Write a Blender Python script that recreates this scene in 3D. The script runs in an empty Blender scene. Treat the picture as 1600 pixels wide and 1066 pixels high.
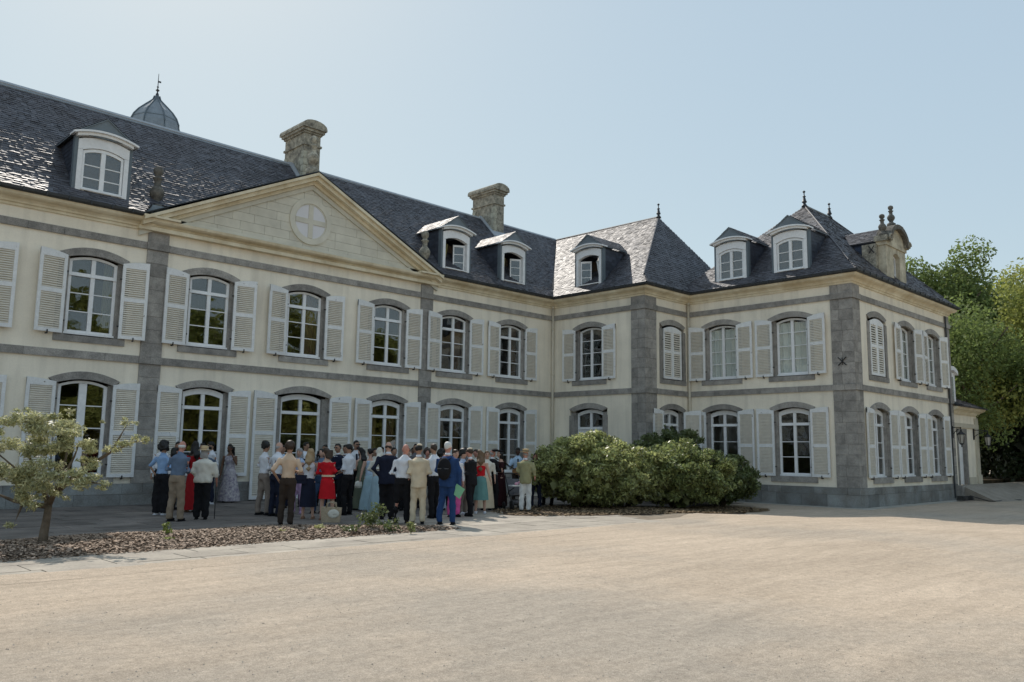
import bpy, bmesh, math, random
import numpy as np
from mathutils import Vector, Matrix, noise
R = math.radians
rnd = random.Random(7)
SC = bpy.context.scene
COL = SC.collection

# ------------------------------------------------------------------ camera, sky, sun, exposure
cam = bpy.data.cameras.new('camera'); camo = bpy.data.objects.new('camera', cam); COL.objects.link(camo); SC.camera = camo
cam.lens = 29.0; cam.sensor_width = 36.0; cam.clip_end = 2000; cam.clip_start = 0.1
Fv = Vector((0.69560845, 0.7058769, 0.13366632)); Rv = Vector((0.71095763, -0.70311131, 0.01318129)); Uv = Vector((-0.10328667, -0.08586207, 0.99093873))
camo.matrix_world = Matrix(((Rv.x, Uv.x, -Fv.x, -26.6213), (Rv.y, Uv.y, -Fv.y, -24.4508), (Rv.z, Uv.z, -Fv.z, 1.6129), (0, 0, 0, 1)))
SUN = Vector((0.30, 0.90, 1.0)).normalized()
w = bpy.data.worlds.new('World'); SC.world = w; w.use_nodes = True
nt = w.node_tree; nt.nodes.clear()
sky = nt.nodes.new('ShaderNodeTexSky'); sky.sky_type = 'NISHITA'; sky.sun_disc = False
sky.sun_elevation = math.asin(SUN.z); sky.sun_rotation = math.atan2(SUN.x, SUN.y)
sky.air_density = 1.0; sky.dust_density = 0.7; sky.ozone_density = 1.0; sky.altitude = 20
bg = nt.nodes.new('ShaderNodeBackground'); bg.inputs[1].default_value = 0.12
out = nt.nodes.new('ShaderNodeOutputWorld')
# a hazy summer sky: the clear-sky model plus an even veil of haze, the same in every direction
hz1 = nt.nodes.new('ShaderNodeVectorMath'); hz1.operation = 'MULTIPLY_ADD'; hz1.inputs[1].default_value = (.32, .26, .14); hz1.inputs[2].default_value = (2.10, 2.74, 3.55)
nt.links.new(sky.outputs[0], hz1.inputs[0]); nt.links.new(hz1.outputs[0], bg.inputs[0]); nt.links.new(bg.outputs[0], out.inputs[0])
sl = bpy.data.lights.new('sun', 'SUN'); sl.energy = 2.75; sl.angle = R(0.55); sl.color = (1.0, 0.93, 0.84)
so = bpy.data.objects.new('sun', sl); COL.objects.link(so)
so.rotation_euler = (-SUN).to_track_quat('-Z', 'Y').to_euler()
SC.view_settings.view_transform = 'Standard'; SC.view_settings.look = 'None'
SC.view_settings.exposure = 0.5; SC.view_settings.gamma = 1.0; SC.view_settings.use_curve_mapping = False
SC.cycles.max_bounces = 8; SC.cycles.transparent_max_bounces = 16

# ------------------------------------------------------------------ materials
MATS = {}
def mat(name, col, rough=.8, spec=.3, var=.12, scale=2.0, col2=None, bump=0, bscale=40, obj=0, isl=0, metal=0, trans=0, streak=0, fine=0.0, spots=0):
    if name in MATS: return MATS[name]
    m = bpy.data.materials.new(name); m.use_nodes = True; N = m.node_tree.nodes; L = m.node_tree.links
    p = N['Principled BSDF']; p.inputs['Roughness'].default_value = rough; p.inputs['Specular IOR Level'].default_value = spec
    p.inputs['Metallic'].default_value = metal
    geo = N.new('ShaderNodeNewGeometry')
    n1 = N.new('ShaderNodeTexNoise'); n1.inputs['Scale'].default_value = scale; n1.inputs['Detail'].default_value = 6; n1.inputs['Roughness'].default_value = .65
    L.new(geo.outputs['Position'], n1.inputs['Vector'])
    ramp = N.new('ShaderNodeMapRange'); ramp.inputs[1].default_value = .32; ramp.inputs[2].default_value = .68
    L.new(n1.outputs['Fac'], ramp.inputs[0])
    c2 = col2 if col2 else tuple(max(0, c * (1 - var * 1.6)) for c in col)
    c1 = tuple(min(1, c * (1 + var * .5)) for c in col)
    mx = N.new('ShaderNodeMix'); mx.data_type = 'RGBA'; mx.inputs[6].default_value = (*c1, 1); mx.inputs[7].default_value = (*c2, 1)
    L.new(ramp.outputs[0], mx.inputs[0]); cur = mx.outputs[2]
    def mul(val_socket, lo, hi, cur):
        r = N.new('ShaderNodeMapRange'); r.inputs[3].default_value = lo; r.inputs[4].default_value = hi; L.new(val_socket, r.inputs[0])
        v = N.new('ShaderNodeVectorMath'); v.operation = 'SCALE'; L.new(cur, v.inputs[0]); L.new(r.outputs[0], v.inputs['Scale']); return v.outputs[0]
    if obj:
        oi = N.new('ShaderNodeObjectInfo'); cur = mul(oi.outputs['Random'], 1 - obj, 1 + obj, cur)
    if isl: cur = mul(geo.outputs['Random Per Island'], 1 - isl, 1 + isl, cur)
    if fine:
        nf = N.new('ShaderNodeTexNoise'); nf.inputs['Scale'].default_value = bscale; nf.inputs['Detail'].default_value = 3
        L.new(geo.outputs['Position'], nf.inputs['Vector'])
        rr = N.new('ShaderNodeMapRange'); rr.inputs[1].default_value = .3; rr.inputs[2].default_value = .7; L.new(nf.outputs['Fac'], rr.inputs[0])
        cur = mul(rr.outputs[0], 1 - fine, 1 + fine, cur)
    if streak:
        mp = N.new('ShaderNodeMapping'); mp.inputs['Scale'].default_value = (3.2, 3.2, .25); L.new(geo.outputs['Position'], mp.inputs['Vector'])
        ns = N.new('ShaderNodeTexNoise'); ns.inputs['Scale'].default_value = 1.0; ns.inputs['Detail'].default_value = 5; L.new(mp.outputs[0], ns.inputs['Vector'])
        rr = N.new('ShaderNodeMapRange'); rr.inputs[1].default_value = .48; rr.inputs[2].default_value = .75; L.new(ns.outputs['Fac'], rr.inputs[0])
        cur = mul(rr.outputs[0], 1, 1 - streak, cur)
    if spots:
        nv = N.new('ShaderNodeTexNoise'); nv.inputs['Scale'].default_value = spots; nv.inputs['Detail'].default_value = 7; nv.inputs['Roughness'].default_value = .7; L.new(geo.outputs['Position'], nv.inputs['Vector'])
        rr = N.new('ShaderNodeMapRange'); rr.inputs[1].default_value = .645; rr.inputs[2].default_value = .675; L.new(nv.outputs['Fac'], rr.inputs[0])
        m3 = N.new('ShaderNodeMix'); m3.data_type = 'RGBA'; L.new(rr.outputs[0], m3.inputs[0]); L.new(cur, m3.inputs[6]); m3.inputs[7].default_value = (.17, .16, .14, 1); cur = m3.outputs[2]
    L.new(cur, p.inputs['Base Color'])
    if bump:
        b = N.new('ShaderNodeBump'); b.inputs['Strength'].default_value = bump; b.inputs['Distance'].default_value = .01
        nb = N.new('ShaderNodeTexNoise'); nb.inputs['Scale'].default_value = bscale; nb.inputs['Detail'].default_value = 4
        L.new(geo.outputs['Position'], nb.inputs['Vector']); L.new(nb.outputs['Fac'], b.inputs['Height']); L.new(b.outputs[0], p.inputs['Normal'])
    if trans:
        t = N.new('ShaderNodeBsdfTranslucent'); L.new(cur, t.inputs[0])
        ms = N.new('ShaderNodeMixShader'); ms.inputs[0].default_value = trans
        o = N['Material Output']; L.new(p.outputs[0], ms.inputs[1]); L.new(t.outputs[0], ms.inputs[2]); L.new(ms.outputs[0], o.inputs[0])
    MATS[name] = m; return m

def glass_mat():
    m = bpy.data.materials.new('window_glass'); m.use_nodes = True; N = m.node_tree.nodes; L = m.node_tree.links; N.remove(N['Principled BSDF'])
    t = N.new('ShaderNodeBsdfTransparent'); t.inputs[0].default_value = (.90, .92, .91, 1)
    g = N.new('ShaderNodeBsdfGlossy'); g.inputs['Roughness'].default_value = .02; g.inputs[0].default_value = (1, 1, 1, 1)
    lw = N.new('ShaderNodeLayerWeight'); lw.inputs[0].default_value = .5
    pw = N.new('ShaderNodeMath'); pw.operation = 'POWER'; pw.inputs[1].default_value = 4.0; L.new(lw.outputs['Facing'], pw.inputs[0])
    f = N.new('ShaderNodeMath'); f.operation = 'MULTIPLY_ADD'; f.inputs[1].default_value = .9; f.inputs[2].default_value = .085; L.new(pw.outputs[0], f.inputs[0])
    geo = N.new('ShaderNodeNewGeometry'); n1 = N.new('ShaderNodeTexNoise'); n1.inputs['Scale'].default_value = 2.2; n1.inputs['Detail'].default_value = 1
    L.new(geo.outputs['Position'], n1.inputs['Vector'])
    b = N.new('ShaderNodeBump'); b.inputs['Strength'].default_value = .25; b.inputs['Distance'].default_value = .02; L.new(n1.outputs['Fac'], b.inputs['Height']); L.new(b.outputs[0], g.inputs['Normal'])
    mx = N.new('ShaderNodeMixShader'); L.new(f.outputs[0], mx.inputs[0]); L.new(t.outputs[0], mx.inputs[1]); L.new(g.outputs[0], mx.inputs[2]); L.new(mx.outputs[0], N['Material Output'].inputs[0])
    MATS['glass'] = m; return m
GLASS = glass_mat()
PLASTER = mat('cream_plaster', (.90, .83, .69), .9, .2, .09, .55, bump=.15, bscale=25, streak=.17, fine=.03)
STONE = mat('grey_granite', (.35, .33, .30), .85, .25, .18, 3.5, col2=(.215, .205, .19), bump=.6, bscale=45, obj=.16, fine=.22)
PLINTH = mat('blue_grey_plinth_stone', (.25, .265, .26), .8, .25, .2, 1.6, col2=(.165, .155, .14), bump=.5, bscale=30, obj=.2, fine=.15)  # blue-green sky reflection on the shaded plinth put into the colour
CORN = mat('pale_yellow_limestone', (.80, .73, .56), .85, .25, .1, 1.2, col2=(.60, .50, .33), bump=.3, bscale=30, streak=.12)
TYMP = mat('pale_limestone_block', (.66, .63, .53), .9, .2, .1, 1.5, bump=.25, bscale=30, obj=.05)
WEATH = mat('weathered_lichen_stone', (.42, .39, .31), .95, .2, .3, 5.0, col2=(.13, .12, .10), bump=.9, bscale=18, fine=.25)
DARKURN = mat('blackened_stone', (.17, .16, .14), .95, .2, .35, 7.0, bump=.9, bscale=18)
MORTAR = mat('pale_mortar', (.50, .47, .39), .95, .1)
WHITE = mat('aged_white_paint', (.82, .83, .83), .55, .4, .05, 3.0, obj=.03, fine=.05, bscale=14)
SHUT = mat('flaking_shutter_paint', (.80, .81, .80), .7, .3, .06, 6.0, obj=.06, fine=.06, bscale=30, spots=7)
SLAT = mat('shutter_louvre_paint', (.76, .71, .61), .75, .25, .07, 6.0, obj=.05)  # same paint as the leaf; dimmer beige ground bounce put into the colour
IRON = mat('black_iron', (.02, .02, .02), .5, .4, 0)
SLATE = mat('slate_tile', (.078, .081, .094), .56, .5, .2, 1.1, col2=(.058, .055, .062), isl=.38, fine=.1, bscale=20)
UNDER = mat('slate_underlay', (.035, .036, .042), .7, .3, .1)
SLATEV = mat('slate_cheek_tile', (.045, .052, .07), .5, .4, .2, 2.0, isl=.25)
ZINC = mat('grey_zinc', (.25, .28, .30), .45, .5, .15, 3.0, metal=.3)
ZINCD = mat('dark_zinc_gutter', (.05, .055, .06), .5, .4, .1, 3.0, metal=.3)
LEAD = mat('pale_lead_capping', (.42, .45, .48), .5, .4, .1, 2.0, metal=.2)
PIPE = mat('cream_painted_pipe', (.62, .57, .46), .7, .3, .06)
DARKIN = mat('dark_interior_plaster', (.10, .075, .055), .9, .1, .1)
CURTB = mat('brown_curtain', (.22, .14, .09), .9, .1, .1)
CURTW = mat('white_voile_curtain', (.84, .85, .82), .9, .1, .04)
OCHRE = mat('ochre_curtain', (.26, .22, .09), .9, .1, .1)

# ------------------------------------------------------------------ mesh helpers
class MB:
    def __init__(s): s.v = []; s.f = []; s.sm = False
    def add(s, vs, fs):
        b = len(s.v); s.v += [tuple(v) for v in vs]; s.f += [tuple(i + b for i in f) for f in fs]; return s
    def box(s, x0, x1, y0, y1, z0, z1):
        return s.add([(x0, y0, z0), (x1, y0, z0), (x1, y1, z0), (x0, y1, z0), (x0, y0, z1), (x1, y0, z1), (x1, y1, z1), (x0, y1, z1)],
                     [(0, 3, 2, 1), (4, 5, 6, 7), (0, 1, 5, 4), (1, 2, 6, 5), (2, 3, 7, 6), (3, 0, 4, 7)])
    def slab(s, pts, n):      # thick polygon: pts list of 3D, n = offset vector
        k = len(pts); n = Vector(n); a = [Vector(p) for p in pts]; b = [p + n for p in a]
        return s.add(a + b, [tuple(range(k)), tuple(range(2 * k - 1, k - 1, -1))] + [(i, (i + 1) % k, k + (i + 1) % k, k + i) for i in range(k)])
    def prism(s, xz, y0, y1):  # polygon in xz, extruded in y
        return s.slab([(x, y0, z) for x, z in xz], (0, y1 - y0, 0))
    def strip(s, outer, inner, y0, y1):   # band between two xz polylines of equal length, extruded in y
        for i in range(len(outer) - 1):
            s.prism([outer[i], outer[i + 1], inner[i + 1], inner[i]], y0, y1)
        return s
    def lathe(s, prof, c=(0, 0, 0), n=14, sx=1, sy=1):
        k = len(prof); vs = []
        for r, z in prof:
            for i in range(n):
                a = 2 * math.pi * i / n; vs.append((c[0] + r * sx * math.cos(a), c[1] + r * sy * math.sin(a), c[2] + z))
        fs = [(j * n + i, j * n + (i + 1) % n, (j + 1) * n + (i + 1) % n, (j + 1) * n + i) for j in range(k - 1) for i in range(n)]
        fs += [tuple(range(n - 1, -1, -1)), tuple((k - 1) * n + i for i in range(n))]
        return s.add(vs, fs)
    def tube(s, pts, rad, n=8, flat=1.0):
        pts = [Vector(p) for p in pts]; k = len(pts)
        rad = rad if isinstance(rad, (list, tuple)) else [rad] * k; vs = []
        for i, p in enumerate(pts):
            d = (pts[min(i + 1, k - 1)] - pts[max(i - 1, 0)]).normalized()
            u = d.cross(Vector((0, 0, 1)));
            if u.length < .15: u = d.cross(Vector((0, 1, 0)))
            u.normalize(); v = d.cross(u)
            for j in range(n):
                a = 2 * math.pi * j / n; vs.append(p + (u * math.cos(a) + v * math.sin(a) * flat) * rad[i])
        fs = [(j * n + i, j * n + (i + 1) % n, (j + 1) * n + (i + 1) % n, (j + 1) * n + i) for j in range(k - 1) for i in range(n)]
        fs += [tuple(range(n - 1, -1, -1)), tuple((k - 1) * n + i for i in range(n))]
        return s.add(vs, fs)
    def ell(s, c, r, n=12, m=8, rot=0):
        vs = []; cr, sr = math.cos(rot), math.sin(rot)
        for j in range(1, m):
            t = math.pi * j / m
            for i in range(n):
                a = 2 * math.pi * i / n; x = r[0] * math.sin(t) * math.cos(a); y = r[1] * math.sin(t) * math.sin(a)
                vs.append((c[0] + x * cr - y * sr, c[1] + x * sr + y * cr, c[2] + r[2] * math.cos(t)))
        top = len(vs); vs.append((c[0], c[1], c[2] + r[2])); vs.append((c[0], c[1], c[2] - r[2]))
        fs = [((j) * n + i, (j + 1) * n + i, (j + 1) * n + (i + 1) % n, j * n + (i + 1) % n) for j in range(m - 2) for i in range(n)]
        fs += [(top, i, (i + 1) % n) for i in range(n)] + [(top + 1, (m - 2) * n + (i + 1) % n, (m - 2) * n + i) for i in range(n)]
        return s.add(vs, fs)
    def mesh(s, name, m, smooth=False):
        me = bpy.data.meshes.new(name); me.from_pydata(s.v, [], s.f)
        if isinstance(m, (list, tuple)):
            for q in m: me.materials.append(q)
        else: me.materials.append(m)
        if smooth or s.sm: me.polygons.foreach_set('use_smooth', [True] * len(me.polygons))
        me.update(); return me
def link(name, me, parent=None, loc=(0, 0, 0), rz=0.0, kind=None, label=None, cat=None, group=None):
    o = bpy.data.objects.new(name, me); COL.objects.link(o); o.parent = parent; o.location = loc; o.rotation_euler = (0, 0, rz)
    if kind: o['kind'] = kind
    if label: o['label'] = label
    if cat: o['category'] = cat
    if group: o['group'] = group
    return o
def thing(name, label, cat, loc=(0, 0, 0), rz=0, group=None): return link(name, None, None, loc, rz, None, label, cat, group)
def quads_mesh(name, V, m, smooth=False):   # V: (n,4,3) array
    n = len(V); me = bpy.data.meshes.new(name); me.vertices.add(n * 4); me.loops.add(n * 4); me.polygons.add(n)
    me.vertices.foreach_set('co', np.asarray(V, np.float32).ravel()); me.loops.foreach_set('vertex_index', np.arange(n * 4, dtype=np.int32))
    me.polygons.foreach_set('loop_start', np.arange(0, n * 4, 4, dtype=np.int32))
    me.materials.append(m); me.update(calc_edges=True); me.validate(); return me

# ------------------------------------------------------------------ ground
def gz(x, y=0):
    t = min(1, max(0, (x + 8) / 7.0)); return -.19 * t * t * (3 - 2 * t)
def gravel_material():
    m = bpy.data.materials.new('sandy_gravel'); m.use_nodes = True; N = m.node_tree.nodes; L = m.node_tree.links; p = N['Principled BSDF']
    p.inputs['Roughness'].default_value = .95; p.inputs['Specular IOR Level'].default_value = .15
    geo = N.new('ShaderNodeNewGeometry'); P = geo.outputs['Position']
    def noi(scale, det=5, vec=P, rough=.6):
        n = N.new('ShaderNodeTexNoise'); n.inputs['Scale'].default_value = scale; n.inputs['Detail'].default_value = det; n.inputs['Roughness'].default_value = rough; L.new(vec, n.inputs['Vector']); return n.outputs['Fac']
    def rng(s, a, b, c=0, d=1):
        r = N.new('ShaderNodeMapRange'); r.inputs[1].default_value = a; r.inputs[2].default_value = b; r.inputs[3].default_value = c; r.inputs[4].default_value = d; L.new(s, r.inputs[0]); return r.outputs[0]
    def mix(f, a, b):
        x = N.new('ShaderNodeMix'); x.data_type = 'RGBA'; L.new(f, x.inputs[0])
        for i, q in ((6, a), (7, b)):
            if isinstance(q, tuple): x.inputs[i].default_value = (*q, 1)
            else: L.new(q, x.inputs[i])
        return x.outputs[2]
    def scale(c, f):
        v = N.new('ShaderNodeVectorMath'); v.operation = 'SCALE'; L.new(c, v.inputs[0]); L.new(f, v.inputs['Scale']); return v.outputs[0]
    base = mix(rng(noi(.35, 6), .35, .65), (.53, .432, .333), (.45, .366, .28))
    base = mix(rng(noi(.13, 6), .47, .62, 0, .8), base, (.37, .325, .27))        # greyer trodden patches
    mp = N.new('ShaderNodeMapping'); mp.inputs['Rotation'].default_value = (0, 0, R(62)); mp.inputs['Scale'].default_value = (.22, 1.9, 1); L.new(P, mp.inputs['Vector'])
    wv = N.new('ShaderNodeTexNoise'); wv.inputs['Scale'].default_value = 1.6; wv.inputs['Detail'].default_value = 9; wv.inputs['Roughness'].default_value = .7; wv.inputs['Distortion'].default_value = .6; L.new(mp.outputs[0], wv.inputs['Vector'])
    base = scale(base, rng(wv.outputs['Fac'], .36, .64, .90, 1.08))                     # raked / wheel drag streaks
    base = scale(base, rng(noi(7, 9, P, .85), .25, .75, .72, 1.27))
    base = scale(base, rng(noi(28, 4, P, .85), .25, .75, .84, 1.16)); base = scale(base, rng(noi(75, 3, P, .9), .25, .75, .6, 1.4))
    base = scale(base, rng(noi(190, 1), .2, .8, .7, 1.3))
    L.new(base, p.inputs['Base Color'])
    b = N.new('ShaderNodeBump'); b.inputs['Strength'].default_value = 1.0; b.inputs['Distance'].default_value = .010; L.new(noi(42, 6, P, .85), b.inputs['Height'])
    b2 = N.new('ShaderNodeBump'); b2.inputs['Strength'].default_value = .5; b2.inputs['Distance'].default_value = .05; L.new(noi(2.2, 4), b2.inputs['Height']); L.new(b.outputs[0], b2.inputs['Normal'])
    L.new(b2.outputs[0], p.inputs['Normal']); return m
xs = [-500, -60, -30, -20, -12] + [-8 + i * .5 for i in range(15)] + [2, 8, 14, 30, 80, 500]; ys = [-500, -80, -30, -20, -10, 0, 10, 60, 500]
g = MB(); g.v = [(x, y, gz(x) - .014) for y in ys for x in xs]; nx = len(xs)
g.f = [(j * nx + i, j * nx + i + 1, (j + 1) * nx + i + 1, (j + 1) * nx + i) for j in range(len(ys) - 1) for i in range(nx - 1)]
GRAVEL = gravel_material()
link('ground', g.mesh('ground', GRAVEL, True), kind='structure', label='sandy beige gravel court in front of the long house')
# loose pebbles lying on the court
pv = []
for i in range(5200):
    d = 5 + 24 * rnd.random() ** 1.6; a = R(45) + (rnd.random() - .5) * R(74)
    x = -26.62 + math.sin(a) * d; y = -24.45 + math.cos(a) * d
    if y > -13.2: continue
    s = rnd.uniform(.004, .010); z = gz(x) - .014; t = rnd.random() * 6.28
    c, sn = math.cos(t) * s, math.sin(t) * s
    top = (x, y, z + s * rnd.uniform(.6, 1.1)); q = [(x + c, y + sn, z), (x - sn, y + c, z), (x - c, y - sn, z), (x + sn, y - c, z)]
    for k in range(4): pv.append([q[k], q[(k + 1) % 4], top, top])
PEB = mat('pebble', (.46, .40, .33), .9, .2, .2, 8, isl=.4)
me = quads_mesh('pebbles', pv, PEB); link('loose_pebbles', me, kind='stuff', label='loose small pebbles scattered over the gravel court')

# terrace paving: slabs are parts of the paving
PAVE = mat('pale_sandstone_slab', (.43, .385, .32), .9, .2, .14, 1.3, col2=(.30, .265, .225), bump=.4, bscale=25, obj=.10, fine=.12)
PAVED = mat('dirty_terrace_slab', (.20, .175, .155), .9, .2, .2, 1.1, col2=(.11, .10, .09), bump=.4, bscale=25, obj=.18, fine=.15)  # slabs near the house: the building's shade is put into their colour
PJOINT = mat('sandy_paving_joint', (.27, .225, .175), .95, .1, .2, 4)
def in_mulch(x, y):
    if x > -15.0 or x < -40: return False
    yb = -8.25 + .15 * math.sin(x * 1.7) - max(0, (x + 18.3)) * .55; yf = -10.95
    return yf < y < yb and (x < -15.2)
terr = MB(); xt = [-40, -8] + [-8 + i * .5 for i in range(1, 15)] + [3.0]
for i in range(len(xt) - 1):
    terr.add([(xt[i], -12.6 , gz(xt[i]) - .010), (xt[i + 1], -12.6, gz(xt[i + 1]) - .010), (xt[i + 1], .3, gz(xt[i + 1]) - .010), (xt[i], .3, gz(xt[i]) - .010)], [(0, 1, 2, 3)])
terr.v = [(v[0], -12.5, v[2]) if v[1] < -12.5 else v for v in terr.v]
terr.v = [v if v[0] < -9 or v[1] > -1 else (v[0], -12.4 + (v[0] + 9) * .50, v[2]) for v in terr.v]
paving = link('paving', terr.mesh('paving', PJOINT), kind='structure', label='stone slab paving along the foot of the house')
sp_ = MB(); r5 = random.Random(4); NS = 260
for i in range(NS + 1):
    x = -27 + 21 * i / NS; e = .10 * noise.noise(Vector((x * .9, 3, 0))) + .07 * noise.noise(Vector((x * 3.1, 5, 0))) + .03 * r5.random(); y0_ = -12.42 + e + max(0, x + 9) * .42
    sp_.v += [(x, y0_ - .75, gz(x) - .012), (x, y0_ - .16, gz(x) + .004), (x, y0_, gz(x) + .0015)]
sp_.f = [(i * 3 + j, i * 3 + 3 + j, i * 3 + 4 + j, i * 3 + 1 + j) for i in range(NS) for j in (0, 1)]
link('gravel_spill', sp_.mesh('gravel_spill', GRAVEL, True), kind='stuff', label='sandy gravel spilling over the outer edge of the paving')
ns = 0; stuffslab = MB()
sp = {}
rows = []; y = -.07
while y > -12.5:
    hgt = rnd.uniform(.56, .82); rows.append((y - hgt, y)); y -= hgt + .02
rows[-1] = (-12.55, rows[-1][1])
cands = []
for (ya, yb) in rows:
    x = -25.6 + rnd.uniform(0, .9)
    while x < 1.5:
        wd = rnd.uniform(.8, 1.7); xm = x + wd / 2; ym = (ya + yb) / 2
        lim = -12.6 + max(0, xm + 9) * .42
        ok = ya > lim - .05 and not (xm > -9 and ym < -8.2 + .0) and (xm + wd / 2 < -.1 or ym < -5.3) and xm + wd / 2 < 2.7
        if ok and not in_mulch(xm, ym): cands.append((x, x + wd - .02, ya, yb))
        x += wd
cands.sort(key=lambda c: (c[0] + 26.6) ** 2 + (c[2] + 24.4) ** 2)
for i, (x0, x1, ya, yb) in enumerate(cands):
    dz = rnd.uniform(-.003, .003); z0, z1 = gz(x0), gz(x1); b = MB() if i < 300 else stuffslab
    # cut slabs along the bed edge stay rectangular: the mulch spills against them
    b.add([(x0, ya, z0 - .04), (x1, ya, z1 - .04), (x1, yb, z1 - .04), (x0, yb, z0 - .04), (x0, ya, z0 + dz), (x1, ya, z1 + dz + rnd.uniform(-.002, .002)), (x1, yb, z1 + dz), (x0, yb, z0 + dz)],
          [(4, 5, 6, 7), (0, 1, 5, 4), (1, 2, 6, 5), (2, 3, 7, 6), (3, 0, 4, 7)])
    if i < 300: link('slab', b.mesh('slab', PAVE if (ya < -10.6 or (x0 > -15.3 and ya < -8.6)) else PAVED), paving)  # slabs lying in the house shadow take the shade-darkened colour
if stuffslab.v: link('slab_field', stuffslab.mesh('slab_field', PAVE), paving, kind='stuff')

# ------------------------------------------------------------------ château shell
CH = thing('chateau', 'long cream two-storey manor house with grey stone trim and slate roofs', 'building')
LB, LC, DY, EX = 4.98, 3.06, 12.0, 13.3
FR = {'A': ((0, 0, 0), 0), 'B': ((0, 0, 0), -math.pi / 2), 'C': ((0, -LB, 0), 0), 'D': ((LC, 0, 0), -math.pi / 2), 'E': ((0, -DY, 0), 0)}
def fl(name, me, fr, u=0, z=0, y=0, parent=None, **k):   # link in a facade frame; u along wall, y = depth into the wall
    (ox, oy, oz), rz = FR[fr]; c, s = math.cos(rz), math.sin(rz)
    return link(name, me, parent or CH, (ox + c * u - s * y, oy + s * u + c * y, z), rz, **k)
def arc(hw, crown, rise, n=10, c=0): return [(c + hw * (-1 + 2 * i / n), crown - rise * (-1 + 2 * i / n) ** 2) for i in range(n + 1)]
# openings: (facade, u, storey, kind)
A_UP = [-22.42, -19.03, -15.64, -12.31, -8.85, -5.68, -2.53]
OPEN = []
for u in A_UP: OPEN.append(('A', u, 'up'))
for u in [-22.42, -19.05, -15.63]: OPEN.append(('A', u, 'gr'))
OPEN += [('A', -12.25, 'door'), ('A', -8.82, 'gr'), ('A', -5.66, 'gr'), ('A', -2.52, 'gr')]
OPEN += [('B', 2.10, 'up'), ('B', 2.05, 'bdoor'), ('C', 1.90, 'up'), ('C', 1.87, 'gr')]
OPEN += [('D', 6.57, 'up'), ('D', 9.59, 'up'), ('D', 6.56, 'gr'), ('D', 9.57, 'gr')]
OPEN += [('E', 5.24, 'up'), ('E', 8.22, 'up'), ('E', 11.20, 'up'), ('E', 5.24, 'gr'), ('E', 8.24, 'gr'), ('E', 11.18, 'gr')]
def op_dims(f, st):   # outer half width, bottom, crown, rise
    if st == 'up': return .90, 4.55, 7.10, .20
    if st == 'gr': return .90, (.66 if f == 'A' else .70), 3.62, .20
    if st == 'door': return 1.05, -.05, 3.66, .22
    return 1.01, -.1, 3.66, .22
SPAN = {'A': (-40, 0), 'B': (.0, LB), 'C': (0.35, LC), 'D': (LB - .0, DY), 'E': (LC, EX)}
MID = 4.1; TOP = 8.35
for f in 'ABCDE':
    b = MB(); z00 = -.3
    for (za, zb, sts) in ((z00, MID, ('gr', 'door', 'bdoor')), (MID, TOP, ('up',))):
        ops = sorted([(u, *op_dims(f, st)) for (ff, u, st) in OPEN if ff == f and st in sts]); x = SPAN[f][0]
        for (u, hw, ob, cr, ri) in ops:
            b.box(x, u - hw, 0, .35, za, zb)
            if ob > za: b.box(u - hw, u + hw, 0, .35, za, ob)
            a = arc(hw, cr, ri, 8, u); b.strip([(p[0], zb) for p in a], a, 0, .35); x = u + hw
        b.box(x, SPAN[f][1], 0, .35, za, zb)
    fl('wall', b.mesh('wall', PLASTER), f)
# rest of the shell: gable, back walls, floors
b = MB(); b.box(EX - .35, EX, -DY + .36, -5.0, -.3, TOP); b.box(-40, 8.0, 7.2, 7.5, -.3, TOP); b.box(7.7, 8.0, -4.9, 7.2, -.3, TOP); b.box(8.0, EX, -5.3, -5.0, -.3, TOP); b.box(-40.3, -40.0, 0, 7.5, -.3, TOP)
link('wall', b.mesh('rear_wall', PLASTER), CH)
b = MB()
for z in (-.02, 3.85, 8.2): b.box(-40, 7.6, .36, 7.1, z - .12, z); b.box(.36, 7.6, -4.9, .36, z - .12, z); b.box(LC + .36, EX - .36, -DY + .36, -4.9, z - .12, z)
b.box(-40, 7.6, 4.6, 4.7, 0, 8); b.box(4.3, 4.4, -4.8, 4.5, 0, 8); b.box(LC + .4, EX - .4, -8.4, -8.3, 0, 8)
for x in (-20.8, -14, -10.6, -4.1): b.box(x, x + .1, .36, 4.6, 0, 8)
link('interior_floor', b.mesh('interior', DARKIN), CH)

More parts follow.
